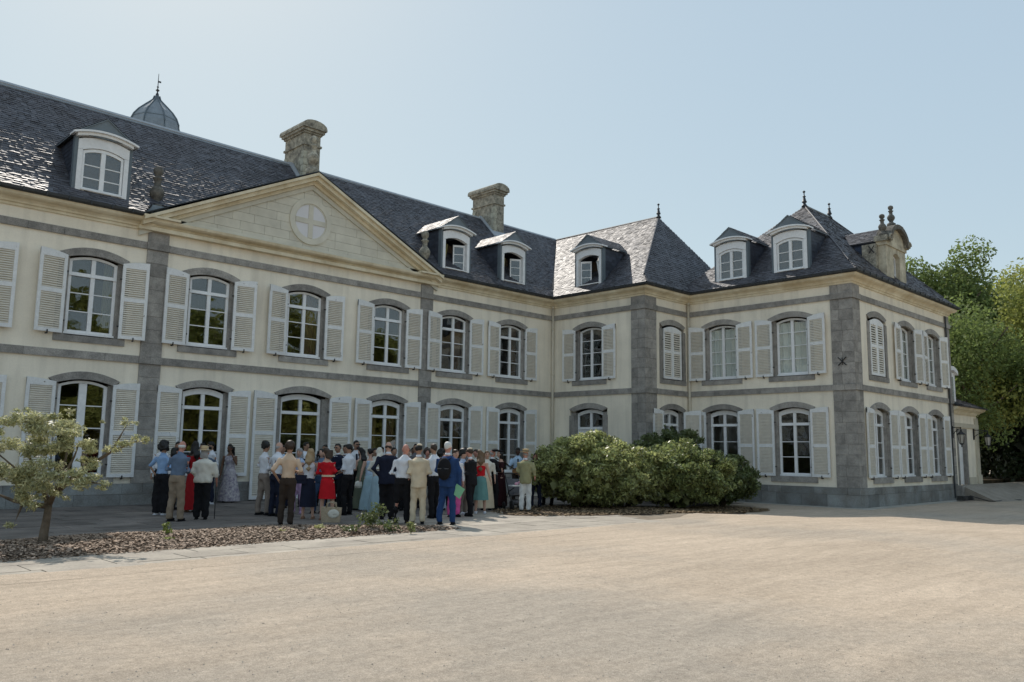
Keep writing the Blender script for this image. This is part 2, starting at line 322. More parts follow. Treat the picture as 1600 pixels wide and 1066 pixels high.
# ---- windows
def frame_and_panes(hw, zb, crown, rise, transom, munt, cst=.055, st=.085, toph=.07, brail=.10, solid_below=None, d0=.0, d1=.06):
    """wooden frame in local coordinates, outer face at y=d0; returns (frame mesh builder, list of pane polygons)"""
    b = MB(); hi = hw - st
    def top(u, t=0): return crown - t - rise * (u / hw) ** 2
    b.box(-hw, -hi, d0, d1, zb, crown - rise - .005); b.box(hi, hw, d0, d1, zb, crown - rise - .005)
    us = [-hw + 2 * hw * i / 10 for i in range(11)]
    b.strip([(u, top(u)) for u in us], [(u, min(top(u) - toph, crown - toph)) for u in us], d0 - .004, d1)
    b.box(-hi, hi, d0 - .006, d1, zb, zb + brail); b.box(-hw - .02, hw + .02, d0 - .05, d0 - .007, zb - .02, zb + .035)
    b.box(-cst, cst, d0 - .012, d1, zb + brail, crown - toph - .01)
    if transom: b.box(-hi, -cst - .001, d0 - .002, d1, transom - .05, transom + .05); b.box(cst + .001, hi, d0 - .002, d1, transom - .05, transom + .05); b.box(-hw + .01, hw - .01, d0 - .035, d0 - .013, transom - .055, transom - .03)
    for s in (-1, 1):   # leaf stiles beside the glass and slim muntins
        x0, x1 = (cst, hi) if s > 0 else (-hi, -cst)
        for m in munt: b.box(x0 + .001, x1 - .001, d0 + .012, d1 - .01, m - .014, m + .014)
    edges = sorted([zb + brail] + list(munt) + ([transom] if transom else []) )
    panes = []
    for s in (-1, 1):
        x0, x1 = (cst, hi) if s > 0 else (-hi, -cst)
        for i, z in enumerate(edges):
            if solid_below and z < solid_below - .02: continue
            zt = edges[i + 1] if i + 1 < len(edges) else None
            if zt: panes.append([(x0, z), (x1, z), (x1, zt), (x0, zt)])
            else:
                n = 4; panes.append([(x0, z), (x1, z)] + [(x1 + (x0 - x1) * k / n, top(x1 + (x0 - x1) * k / n) - toph * .6) for k in range(n + 1)])
    return b, panes
KINDS = {
 'A_up': dict(hw=.64, zb=4.70, crown=6.90, rise=.13, transom=6.37, munt=[5.84, 5.33]),
 'X_up': dict(hw=.64, zb=4.70, crown=6.90, rise=.13, transom=None, munt=[6.35, 5.83, 5.32]),
 'A_g1': dict(hw=.64, zb=.80, crown=3.42, rise=.14, transom=None, munt=[2.73, 2.12, 1.5], cst=.10),
 'A_gr': dict(hw=.64, zb=.80, crown=3.42, rise=.14, transom=2.83, munt=[2.15, 1.50], toph=.17),
 'X_gr': dict(hw=.64, zb=.88, crown=3.42, rise=.14, transom=2.82, munt=[2.15, 1.58], toph=.17),
 'door': dict(hw=.76, zb=.02, crown=3.44, rise=.15, transom=2.82, munt=[2.12, 1.5, .9], toph=.17, brail=.3),
 'bdoor': dict(hw=.74, zb=0, crown=3.44, rise=.16, transom=2.66, munt=[], toph=.14, solid_below=2.6),
 'dorm': dict(hw=.55, zb=8.76, crown=10.02, rise=.13, transom=None, munt=[9.50, 9.13], st=.06, toph=.09, brail=.07, cst=.06),
}
FCACHE = {}
def get_kind(k):
    if k not in FCACHE:
        d = KINDS[k]; b, panes = frame_and_panes(**d)
        if k == 'bdoor':
            for s in (-1, 1):
                x0, x1 = (.056, .654) if s > 0 else (-.654, -.056); b.box(x0, x1, .02, .05, .1, 2.6); b.box(x0 + .1, x1 - .1, .008, .019, .3, 1.1); b.box(x0 + .1, x1 - .1, .008, .019, 1.35, 2.45)
        pm = []
        for pts in panes:
            q = MB(); q.slab([(x, 0, z) for x, z in pts], (0, .005, 0)); cx = sum(x for x, z in pts) / len(pts); cz = sum(z for x, z in pts) / len(pts)
            q.v = [(a - cx, b_, c - cz) for a, b_, c in q.v]; pm.append((q.mesh('pane', GLASS), cx, cz))
        FCACHE[k] = (b.mesh('window_' + k, WHITE), pm)
    return FCACHE[k]
def put_window(f, u, k, depth, parent=None, label=None, tilt=.006, name='window', y=0):
    me, pm = get_kind(k); o = fl(name, me, f, u, 0, depth + y, parent, label=label)
    for (pme, cx, cz) in pm:
        p = link('pane', pme, o, (cx, .03, cz)); p.rotation_euler = (rnd.gauss(0, tilt), 0, rnd.gauss(0, tilt))
    return o
# stone surrounds
SUR = {}
def surround(hw_o, hw_i, zs, crown_o, rise, zsill0, key, jout=.73, crown_i=None):
    if key in SUR: return SUR[key]
    n = 12; ao = arc(hw_o, crown_o, rise, n); ci = crown_i or crown_o - .235
    zsp = zs
    ai = [(hw_i * (-1 + 2 * i / n), ci - .13 * (-1 + 2 * i / n) ** 2) for i in range(n + 1)]
    lin = MB(); lin.strip(ao, [(ao[i][0] if abs(ao[i][0]) > jout else ao[i][0], 0) for i in range(n + 1)], 0, 0) if False else None
    poly_out = ao
    # outer layer follows the shutter rebate, inner layer the frame
    ar = [(p[0] * jout / hw_o, ci + .02 - .13 * (p[0] / hw_o) ** 2) for p in ao]
    lin.strip(ao, ar, -.035, .07) if lin else None
    if lin is None:
        lin = MB(); lin.strip(ao, ar, -.035, .07); lin.prism([ao[0], ar[0], (-jout, zs), (-hw_o, zs)], -.035, .07); lin.prism([ar[-1], ao[-1], (hw_o, zs), (jout, zs)], -.035, .07)
        lin.strip([(p[0], p[1] - .01) for p in ao], [(p[0] * hw_i / hw_o, ci - .01 - .13 * (p[0] / hw_o) ** 2) for p in ao], .072, .35)
    jm = []
    for s in (-1, 1):
        j = MB(); j.box(min(s * jout, s * hw_o), max(s * jout, s * hw_o), -.025, .07, zsill0, zs - .004)
        j.box(min(s * hw_i, s * hw_o), max(s * hw_i, s * hw_o), .072, .35, zsill0, zs + .12); jm.append(j.mesh('jamb', STONE))
    SUR[key] = (lin.mesh('lintel', STONE), jm); return SUR[key]
def shutter_mesh(wd, zb, z_h, z_f, side, mid, indiv):
    """hinge at x=0, leaf extends to side*wd; top rises from hinge z_h to free edge z_f"""
    s = side; b = MB(); st = .085; t0, t1 = -.045, 0
    def X(a, c): return (min(s * a, s * c), max(s * a, s * c))
    def top(u): return z_f - (z_f - z_h) * (1 - u / wd) ** 2
    b.box(*X(0, st), t0, t1, zb, top(0) - .02); b.box(*X(wd - st, wd), t0, t1, zb, top(wd) - .01)
    us = [wd * i / 5 for i in range(6)]
    b.strip([(s * u, top(u)) for u in us], [(s * u, z_h - .115) for u in us], t0 - .003, t1 + .003)
    b.box(*X(st, wd - st), t0 + .002, t1 - .002, zb, zb + .10); b.box(*X(st, wd - st), t0 + .002, t1 - .002, mid - .06, mid + .06)
    ranges = [(zb + .10, mid - .06), (mid + .06, z_h - .11)]
    return b, ranges
SLC = {}
def put_shutter(f, u, side, wd, zb, z_h, z_f, mid, pitch, indiv, ang, depth=-.035, closed=False, label=None):
    key = (round(wd, 3), zb, z_h, z_f, side, mid, pitch, closed)
    if key not in SLC:
        b, rg = shutter_mesh(wd, zb, z_h, z_f, side, mid, indiv)
        sx0, sx1 = sorted((side * .083, side * (wd - .083)))
        sl = MB(); dz = .030 if closed else .021
        sl.add([(sx0, -.040, -dz - .004), (sx1, -.040, -dz - .004), (sx1, -.004, dz - .004), (sx0, -.004, dz - .004), (sx0, -.040, -dz + .006), (sx1, -.040, -dz + .006), (sx1, -.004, dz + .006), (sx0, -.004, dz + .006)],
               [(0, 3, 2, 1), (4, 5, 6, 7), (0, 1, 5, 4), (1, 2, 6, 5), (2, 3, 7, 6), (3, 0, 4, 7)])
        zsl = []
        for a, c in rg:
            n = max(1, int((c - a) / pitch)); zsl += [a + (i + .5) * (c - a) / n for i in range(n)]
        joined = MB()
        for z in zsl: joined.add([(x, y, zz + z) for x, y, zz in sl.v], sl.f)
        # iron dog under the leaf
        b2 = MB(); xx = side * wd * .55; b2.box(xx - .012, xx + .012, -.06, .05, zb - .06, zb - .02); b2.box(xx - .014, xx + .014, -.075, -.055, zb - .06, zb + .05)
        hg = MB()
        for z in (zb + .35, z_h - .45): hg.box(*sorted((-side * .05, side * .02)), -.03, .02, z - .02, z + .02)
        SLC[key] = (b.mesh('shutter', SHUT), sl.mesh('slat', SLAT), zsl, joined.mesh('slats', SLAT), b2.mesh('shutter_dog', IRON), hg.mesh('hinge', IRON))
    sh, slm, zsl, jm, dog, hg = SLC[key]
    o = fl('shutter', sh, f, u, 0, depth, label=label); o.rotation_euler[2] += ang
    if indiv:
        for z in zsl: link('slat', slm, o, (0, 0, z)).rotation_euler = (rnd.gauss(0, .03), 0, 0)
    else: link('slats', jm, o, kind='stuff')
    link('hinge', hg, o)
    if not closed: link('shutter_dog', dog, o)
    return o
def room_curtain(parent, m, x0, x1, z0, z1, y):
    n = 14; pts = []
    b = MB()
    for i in range(n):
        a = x0 + (x1 - x0) * i / n; c = x0 + (x1 - x0) * (i + 1) / n
        ya = y + .03 * math.sin(i * 2.1); yb = y + .03 * math.sin((i + 1) * 2.1)
        b.add([(a, ya, z0), (c, yb, z0), (c, yb, z1), (a, ya, z1), (a, ya + .01, z0), (c, yb + .01, z0), (c, yb + .01, z1), (a, ya + .01, z1)], [(0, 1, 2, 3), (7, 6, 5, 4)])
    link('curtain', b.mesh('curtain', m), parent)
for (f, u, st) in OPEN:
    mirrored = False
    if st == 'up':
        lin, jm = surround(.93, .64, 6.70, 7.145, .225, 4.645, 'up'); fl('lintel', lin, f, u)
        for j in jm: fl('jamb', j, f, u)
        s = MB(); s.box(-.93, .93, -.045, .30, 4.46, 4.64); fl('sill', s.mesh('sill', STONE), f, u)
        if f == 'C' or (f == 'E' and u < 6):
            for sd in (-1, 1): put_shutter(f, u + sd * .64, -sd, .64, 4.68, 6.72, 6.86, 5.80, .085, False, 0, .03, closed=True)
            bk = MB(); bk.box(-.64, .64, .28, .30, 4.7, 6.8); fl('window_board', bk.mesh('window_board', DARKIN), f, u)  # dark sheet added so gaps between the closed louvres read as shade
        else:
            o = put_window(f, u, 'A_up' if f == 'A' else 'X_up', .12 if f == 'A' else .17)
            pitch = .060
            for sd in (-1, 1): put_shutter(f, u + sd * .735, sd, .715, 4.665, 6.83, 6.925, 5.80, pitch, False, -sd * R(rnd.choice((1, 2, 3, 4, 6, 9))))
            if f == 'D': room_curtain(o, CURTW, -.6, .6, 4.7, 6.75, .10)
            if f == 'E': room_curtain(o, CURTW, -.6, .6, 4.7, 6.75, .14)
            if f == 'A' and abs(u + 12.31) < .1: room_curtain(o, CURTB, .05, .62, 4.7, 6.85, .25)
            if f == 'A' and abs(u + 19.03) < .1: room_curtain(o, OCHRE, .38, .62, 4.7, 6.85, .3)
            if f == 'A' and u > -6: room_curtain(o, CURTB, .25, .62, 4.7, 6.85, .3)
    elif st == 'gr':
        lin, jm = surround(.93, .64, 3.20, 3.665, .23, .80 if f == 'A' else .865, 'gr' + ('A' if f == 'A' else 'X'), crown_i=3.43); fl('lintel', lin, f, u)
        for j in jm: fl('jamb', j, f, u)
        s = MB(); s.box(-.93, .93, -.045, .30, .61 if f == 'A' else .64, .795 if f == 'A' else .86); fl('sill', s.mesh('sill', STONE), f, u)
        o = put_window(f, u, ('A_g1' if abs(u + 19.05) < .1 or u < -20 else 'A_gr') if f == 'A' else 'X_gr', .12 if f == 'A' else .17)
        zb = .775 if f == 'A' else .855
        for sd in (-1, 1):
            ang = -sd * R(rnd.uniform(.5, 4)); wd = .715
            if f == 'C' and sd > 0: ang = -R(62)      # this leaf cannot fold flat in the corner
            if f == 'A' and abs(u + 15.63) < .1 and sd > 0: ang = -R(3)
            put_shutter(f, u + sd * .735, sd, wd, zb, 3.34, 3.425, 2.0, .054, f == 'A' and -20 < u < -15, ang)
        if f == 'A' and u > -10: room_curtain(o, CURTB, -.6, -.2, .8, 3.3, .3); room_curtain(o, CURTB, .15, .6, .8, 3.3, .3)
    elif st == 'door':
        lin, jm = surround(1.08, .77, 3.20, 3.705, .27, 0, 'door', jout=.98, crown_i=3.46); fl('lintel', lin, f, u)
        for j in jm: fl('jamb', j, f, u)
        s = MB(); s.box(-.98, .98, -.12, .35, -.02, .03); fl('door_step', s.mesh('door_step', STONE), f, u)
        put_window(f, u, 'door', .17, name='glazed_door')
        for sd in (-1, 1): put_shutter(f, u + sd * .985, sd, .83, .04, 3.34, 3.46, 2.12 , .056, True, -sd * R(3))
    else:
        lin, jm = surround(1.04, .75, 3.20, 3.705, .24, -.12, 'bdoor', jout=.78, crown_i=3.46); fl('lintel', lin, f, u)
        for j in jm: fl('jamb', j, f, u)
        put_window(f, u, 'bdoor', .19, name='entrance_door')

# ---- stone bands, quoins, plinth: one object per stone
def stone(f, u0, u1, y0, y1, z0, z1, name, m=STONE):
    b = MB(); j = .004; c = .006
    b.box(u0 + j, u1 - j, y0 + rnd.uniform(-.003, .003), y1, z0 + j, z1 - j); fl(name, b.mesh(name, m), f)
def course(f, u0, u1, y0, y1, z0, z1, name, lo, hi, m=STONE):
    u = u0
    while u < u1 - .01:
        wd = rnd.uniform(lo, hi)
        if u1 - u - wd < lo * .6: wd = u1 - u
        stone(f, u, min(u1, u + wd), y0, y1, z0, z1, name, m); u += wd
PIL = {'A': [(-17.65, -17.03), (-7.44, -6.85)], 'B': [(4.33, 5.03)], 'C': [(-.05, .72)], 'D': [(11.21, 12.05)], 'E': [(LC - .05, 3.66), (12.86, 13.35)]}
for f in 'ABCDE':
    a, bb = SPAN[f]; a = max(a, -26)
    if f == 'C': a = 0
    for (z0, z1) in ((7.39, 7.60), (4.01, 4.23)):
        segs = []; x = a
        for (p, q) in PIL[f]:
            if p > x: segs.append((x, p))
            course(f, p - (.02 if f != 'A' else .03), min(q + .02, q + .03), -.10, .02, z0, z1, 'band_stone', .3, .6); x = q + .02
        if x < bb: segs.append((x, bb))
        if f in 'BD': segs = [((s0 + .0), s1) for s0, s1 in segs]
        for (s0, s1) in segs: course(f, s0, s1, -.06, .02, z0, z1, 'band_stone', .8, 2.2)
    zb = .60 if f == 'A' else (.51 if f in 'DE' else .55); z_ = -.05 if f == 'A' else -.25
    # plinth, two courses, broken by the doors
    gaps = {'A': [(-13.33, -11.17)], 'B': [(1.0, 3.1)]}.get(f, [])
    x = a; segs = []
    for g0, g1 in gaps: segs.append((x, g0)); x = g1
    segs.append((x, bb + (.05 if f in 'BD' else .05 if f == 'E' else 0)))
    for (s0, s1) in segs:
        if f == 'C': s0 = -.055
        if f == 'E': s0 = LC - .055
        course(f, s0, s1, -.055, .02, z_, zb * .5 - .0, 'plinth_stone', .6, 1.3, PLINTH); course(f, s0, s1, -.055, .02, zb * .5, zb, 'plinth_stone', .45, 1.3, PLINTH)
    for (p, q) in PIL[f]:
        for (z0, z1) in ((zb, 4.01), (4.23, 7.39), (7.60, 7.93)):
            n = max(1, round((z1 - z0) / .40)); h = (z1 - z0) / n
            for i in range(n):
                za, zc = z0 + i * h, z0 + (i + 1) * h
                if f == 'A' or f == 'C' or (f == 'E' and p > 10):
                    if i % 2 and f != 'A': stone(f, p, p + (q - p) * .45, -.05, .02, za, zc, 'pilaster_stone'); stone(f, p + (q - p) * .45, q, -.05, .02, za, zc, 'pilaster_stone')
                    else: stone(f, p, q, -.05, .02, za, zc, 'pilaster_stone')
                else:
                    k = rnd.uniform(.35, .6)
                    stone(f, p, p + (q - p) * k, -.05, .02, za, zc, 'pilaster_stone'); stone(f, p + (q - p) * k, q, -.05, .02, za, zc, 'pilaster_stone')

# ---- cornice and gutter swept along the eaves
PATH = [(-40, 0), (0, 0), (0, -LB), (LC, -LB), (LC, -DY), (EX, -DY), (EX, -5.0)]
def offs(d, path=PATH):
    res = []
    for i, p in enumerate(path):
        p = Vector(p); ns = []
        if i > 0: t = (p - Vector(path[i - 1])).normalized(); ns.append(Vector((t.y, -t.x)))
        if i < len(path) - 1: t = (Vector(path[i + 1]) - p).normalized(); ns.append(Vector((t.y, -t.x)))
        if len(ns) == 1: res.append(p + ns[0] * d)
        else: m = (ns[0] + ns[1]); m = m / m.dot(ns[0]); res.append(p + m * d)
    return res
def sweep(prof, path=PATH):
    b = MB(); k = len(prof); rings = [offs(d, path) for d, z in prof]; n = len(path)
    for i in range(n):
        for j in range(k): b.v.append((rings[j][i].x, rings[j][i].y, prof[j][1]))
    for i in range(n - 1):
        for j in range(k): j2 = (j + 1) % k; b.f.append((i * k + j, (i + 1) * k + j, (i + 1) * k + j2, i * k + j2))
    b.f.append(tuple(range(k))); b.f.append(tuple((n - 1) * k + j for j in range(k)))
    return b
link('cornice', sweep([(-.02, 7.935), (.05, 7.935), (.055, 8.0), (.10, 8.02), (.11, 8.07), (.16, 8.12), (.27, 8.15), (.33, 8.19), (.35, 8.265), (-.02, 8.265)]).mesh('cornice', CORN), CH)
GP = [(.30, 8.27), (.40, 8.268), (.47, 8.30), (.485, 8.37), (.47, 8.37), (.45, 8.32), (.40, 8.29), (.30, 8.29)]
link('gutter', sweep(GP, [(-40, 0), (-17.98, 0)]).mesh('gutter', ZINCD), CH); link('gutter', sweep(GP, [(-6.66, 0)] + PATH[1:]).mesh('gutter', ZINCD), CH)
gb = MB()
for i in range(len(PATH) - 1):
    p, q = offs(.487)[i], offs(.487)[i + 1]; n = int((q - p).length / .55)
    for j in range(1, n):
        c = p + (q - p) * j / n
        if -18 < c.x < -6.6 and i == 0: continue
        gb.box(c.x - .015, c.x + .015, c.y - .015, c.y + .015, 8.27, 8.385)
link('gutter_bracket', gb.mesh('gutter_brackets', ZINCD), CH, kind='stuff')
for (x, y) in ((-.10, -.10), (LC - .10, -LB - .10)):
    b = MB(); b.tube([(x, y, -.15), (x, y, 7.9)], .055, 10)
    for z in (1.0, 3.0, 5.0, 7.0): b.lathe([(.066, -.03), (.066, .03)], (x, y, z), 10)
    b.tube([(x, y, 7.88), (x, y, 7.95), (x + .02, y + .02, 8.0)], [.055, .07, .08], 10)
    link('downpipe', b.mesh('downpipe', PIPE, True), CH)
b = MB(); b.tube([(EX - .48, -DY - .085, -.1), (EX - .48, -DY - .085, 7.9)], .03, 8); link('downpipe', b.mesh('downpipe', ZINCD), CH, label='thin dark drainpipe beside the far corner')

# ---- roofs
def slates(poly, exposure=.105, width=.17, thick=.012, seed=1, lift=.01, tilt=.035):
    r = random.Random(seed); P = [Vector(p) for p in poly]; n = (P[1] - P[0]).cross(P[-1] - P[0]).normalized()
    if n.z < 0: n = -n
    if abs(n.z) < .02: up = Vector((0, 0, 1))
    else: up = (Vector((0, 0, 1)) - n * n.z).normalized()
    u = up.cross(n).normalized(); o = P[0]
    q = [((p - o).dot(u), (p - o).dot(up)) for p in P]
    vmin, vmax = min(b for a, b in q), max(b for a, b in q); out = []; row = 0; v = vmin
    while v < vmax:
        vm = v + exposure * .5; xsn = []
        for i in range(len(q)):
            (a, b), (c, d) = q[i], q[(i + 1) % len(q)]
            if (b - vm) * (d - vm) < 0: xsn.append(a + (c - a) * (vm - b) / (d - b))
        xsn.sort()
        for k in range(0, len(xsn) - 1, 2):
            x0, x1 = xsn[k], xsn[k + 1]; x = x0 - (width * .5 if row % 2 else 0) - r.random() * .02
            while x < x1:
                wd = width * r.uniform(.85, 1.15); a = max(x, x0); c = min(x + wd - .004, x1)
                if c - a > .03:
                    t = thick * r.uniform(.7, 1.5); h0 = lift + t; h1 = lift + .002
                    ta = r.gauss(0, tilt) * wd * .5; tv = r.gauss(0, tilt) * exposure * .5; sg = r.uniform(-.006, .006)
                    A = o + u * a + up * (v + sg) + n * (h0 - ta + tv); B_ = o + u * c + up * (v + sg) + n * (h0 + ta + tv)
                    C_ = o + u * c + up * (v + exposure * 1.03) + n * (h1 + ta - tv); D = o + u * a + up * (v + exposure * 1.03) + n * (h1 - ta - tv)
                    out.append((A, B_, C_, D)); out.append((A - n * (t + .006), B_ - n * (t + .006), B_, A))
                x += wd
        v += exposure; row += 1
    return out
E0, E1 = offs(.42), offs(-.08); Z0, Z1 = 8.37, 8.82
def P0(i): return (E0[i].x, E0[i].y, Z0)
def P1(i): return (E1[i].x, E1[i].y, Z1)
RA, RB, RC = (-40, 3.57, 12.60), (4, 3.57, 12.43), (4, -2.88, 12.40)
V1, V2 = (6.93, -8.5, 12.43), (9.4, -8.5, 12.43)
ROOFS = [
 ('A', [P1(0), P1(1), RB, RA]), ('Ae', [P0(0), (-17.98, P0(0)[1], Z0), (-17.55, P1(0)[1], Z1), P1(0)]), ('Af', [(-6.66, P0(0)[1], Z0), P0(1), P1(1), (-7.0, P1(0)[1], Z1)]),
 ('B', [P1(1), P1(2), RC, RB]), ('Be', [P0(1), P0(2), P1(2), P1(1)]),
 ('C', [P1(2), (7.92, -4.9, Z1), RC]), ('Ce', [P0(2), P0(3), P1(3), P1(2)]),
 ('D', [P1(3), P1(4), V1]), ('De', [P0(3), P0(4), P1(4), P1(3)]),
 ('E', [P1(4), P1(5), V2, V1]), ('Ee', [P0(4), P0(5), P1(5), P1(4)]),
 ('F', [P1(5), (E1[5].x, -5.08, Z1), V2]), ('Fe', [P0(5), (E0[5].x, -5.0, Z0), (E1[5].x, -5.0, Z1), P1(5)]),
 ('G', [(E1[5].x, -5.08, Z1), (3.14, -5.08, Z1), V1, V2]), ('H', [(7.92, -4.9, Z1), (7.92, 7.2, Z1), (4, 3.57, 12.43), RC]), ('I', [(7.92, 7.2, Z1), (-40, 7.2, Z1), RA, RB])]
for i, (k, poly) in enumerate(ROOFS):
    b = MB(); b.slab(poly, (0, 0, -.06)); ro = link('roof', b.mesh('roof_' + k, UNDER), CH)
    if k in 'GHI' and len(k) == 1: continue
    pp = poly
    if k == 'A': pp = [(-26.5, P1(0)[1], Z1), P1(1), RB, (-26.5, 3.57, 12.6 - .17 * 13.5 / 44)]
    if k == 'Ae': pp = [(-26.5, P0(0)[1], Z0), poly[1], poly[2], (-26.5, P1(0)[1], Z1)]
    link('slates', quads_mesh('slates_' + k, slates(pp, seed=i + 3, exposure=.122, width=.185, tilt=.045 if k[0] == 'A' else .04), SLATE), ro, kind='stuff')
def cap(p, q, r_, m, nm='ridge_capping'):
    b = MB(); b.tube([p, q], r_, 6); link(nm, b.mesh(nm, m), CH)
cap((-40, 3.57, 12.64), (4, 3.57, 12.47), .085, LEAD); cap((-40, 3.50, 12.54), (4, 3.50, 12.37), .06, ZINC); cap((4, 3.57, 12.46), (4, -2.88, 12.43), .045, ZINCD)
cap((6.93, -8.5, 12.46), (9.4, -8.5, 12.46), .05, ZINC); cap((P1(2)[0], P1(2)[1], Z1 + .03), (4, -2.88, 12.43), .03, SLATE, 'hip_capping'); cap((P1(4)[0], P1(4)[1], Z1 + .03), (6.93, -8.5, 12.46), .03, SLATE, 'hip_capping'); cap((P1(5)[0], P1(5)[1], Z1 + .03), (9.4, -8.5, 12.46), .03, SLATE, 'hip_capping')
cap((.04, .04, Z1 + .02), (4, 3.57, 12.44), .02, ZINCD, 'valley_flashing')
FIN = [(.16, 0), (.13, .1), (.07, .22), (.06, .26), (.13, .32), (.12, .37), (.10, .4), (.06, .62), (.045, .66), (.09, .7), (.08, .73), (.03, .78), (.025, .95), (.06, 1.0), (.075, 1.05), (.04, 1.10), (.01, 1.13)]
for (x, y, z, s) in ((4, -2.88, 12.40, .62), (6.93, -8.5, 12.42, .66), (9.4, -8.5, 12.42, .66)):
    b = MB(); b.lathe([(r_ * s * 1.3, h * s) for r_, h in FIN], (x, y, z - .02), 10); link('roof_finial', b.mesh('roof_finial', ZINCD, True), CH)

# ---- dormers
def dormer(f, u, openleaf, m_cheek=SLATEV):
    fr = MB(); n = 10; hw = .69; y0, y1 = .13, .30
    top = arc(hw, 10.33, .14, n); opn = arc(.565, 10.035, .13, n)
    fr.box(-hw, -.565, y0, y1, 8.62, 9.90); fr.box(.565, hw, y0, y1, 8.62, 9.90)
    fr.strip([(p[0], p[1]) for p in top], [(p[0], 9.905 if abs(p[0]) > .565 else 10.035 - .13 * (p[0] / .565) ** 2) for p in top], y0, y1)
    fr.box(-.565, .565, y0, y1 + .02, 8.62, 8.75); fr.box(-.56, .56, y0 - .05, y0 - .001, 8.74, 8.78)
    d = fl('dormer', fr.mesh('dormer', WHITE), f, u, 0, -.18)
    ho = MB(); o1, i1 = arc(.76, 10.45, .13, n), arc(.76, 10.37, .13, n); o2, i2 = arc(.88, 10.51, .17, n), arc(.88, 10.455, .17, n)
    ho.strip(o1, i1, .02, .32); ho.strip(o2, i2, -.06, .34); link('hood', ho.mesh('hood', WHITE), d)
    tr = MB()
    for s in (-1, 1): tr.box(min(s * .692, s * .78), max(s * .692, s * .78), .15, .32, 8.55, 10.3)
    tr.box(-.78, .78, .06, .128, 8.50, 8.62); link('zinc_trim', tr.mesh('zinc_trim', mat('blue_grey_zinc', (.13, .16, .18), .5, .4, .1)), d)
    for s in (-1, 1):
        x = s * .74; c = MB(); yb = .26 + (10.28 - Z1) / 1.035
        c.slab([(x, .32, 8.5), (x, yb, 10.28), (x, .32, 10.28)], (-s * .03, 0, 0)); ck = link('cheek', c.mesh('cheek', m_cheek), d)
        sv = slates([(x, .32, 8.8), (x, yb, 10.28), (x, .32, 10.28)], .13, .17, .008, seed=int(u * 10 + s), lift=.004, tilt=.01) if True else []
        if s < 0: sv = [tuple(Vector((2 * x - p.x, p.y, p.z)) if p.x > x else p for p in q) for q in sv]
        else: sv = [tuple(Vector((2 * x - p.x, p.y, p.z)) if p.x < x else p for p in q) for q in sv]
        link('cheek_slates', quads_mesh('cheek_slates', sv, m_cheek), d, kind='stuff')
    zr, ze = 10.93, 10.32; rf = MB(); ybr = .26 + (zr - Z1) / 1.035; ybe = .26 + (ze - Z1) / 1.035; sl = []
    for s in (-1, 1):
        pl = [(s * .86, .02, ze), (0, .02, zr), (0, ybr, zr), (s * .86, ybe, ze)]; rf.slab(pl, (0, 0, -.035))
        sl += slates([pl[0], pl[3], pl[2], pl[1]] if s > 0 else [pl[3], pl[0], pl[1], pl[2]], .105, .17, .008, seed=int(u * 7 + s), tilt=.02)
    rf.slab([(-.8, .05, ze), (.8, .05, ze), (0, .05, zr - .03)], (0, .03, 0))
    r_ = link('dormer_roof', rf.mesh('dormer_roof', mat('dormer_zinc_gable', (.16, .19, .21), .55, .4, .1)), d); link('dormer_slates', quads_mesh('dormer_slates', sl, SLATE), d, kind='stuff')
    if not openleaf:
        me, pm = get_kind('dorm'); wn = link('window_frame', me, d, (0, .17, 0))
        for (pme, cx, cz) in pm: p = link('pane', pme, d, (cx, .20, cz)); p.rotation_euler = (rnd.gauss(0, .004), 0, rnd.gauss(0, .004))
        cu = MB(); cu.box(-.5, .5, .36, .37, 8.7, 9.95); link('blind', cu.mesh('blind', DARKIN), d)  # dark sheet added behind the panes for the unlit inside
    else:     # one leaf stands open inward, the other swung right back
        sgn = openleaf
        lf = MB(); lf.box(0, .05, -.02, .02, 8.80, 9.84); lf.box(.43, .48, -.02, .02, 8.80, 9.84); lf.box(.05, .43, -.02, .02, 8.80, 8.86); lf.box(.05, .43, -.02, .02, 9.76, 9.84)
        for z in (9.13, 9.46): lf.box(.05, .43, -.012, .012, z - .013, z + .013)
        lm = lf.mesh('casement', WHITE)
        o = link('casement', lm, d, (sgn * .53, .25, 0)); o.rotation_euler = (0, 0, math.pi - R(28) if sgn > 0 else R(28))
        gl = MB(); gl.box(.05, .43, -.003, .003, 8.86, 9.76); link('casement_pane', gl.mesh('casement_pane', GLASS), d, o.location).rotation_euler = o.rotation_euler
        o2 = link('casement', lm, d, (-sgn * .53, .25, 0)); o2.rotation_euler = (0, 0, R(80) if sgn > 0 else math.pi - R(80))
        cu = MB(); cu.box(-.5, .5, 1.0, 1.01, 8.9, 9.95); link('blind', cu.mesh('blind', DARKIN), d)  # dark sheet added behind the open leaves for the unlit attic
        cb = MB(); cb.tube([(-sgn * .40, .5, 8.9), (-sgn * .30, .45, 9.4), (-sgn * .22, .5, 9.8)], [.06, .04, .07], 8); link('curtain', cb.mesh('curtain', CURTW if f == 'B' else OCHRE, True), d)
    return d
for f, u, o in (('A', -22.62, 0), ('A', -19.05, 0), ('A', -5.74, 1), ('A', -2.53, 1), ('B', 2.09, -1), ('D', 7.13, 0), ('D', 9.71, 0)): dormer(f, u, o)

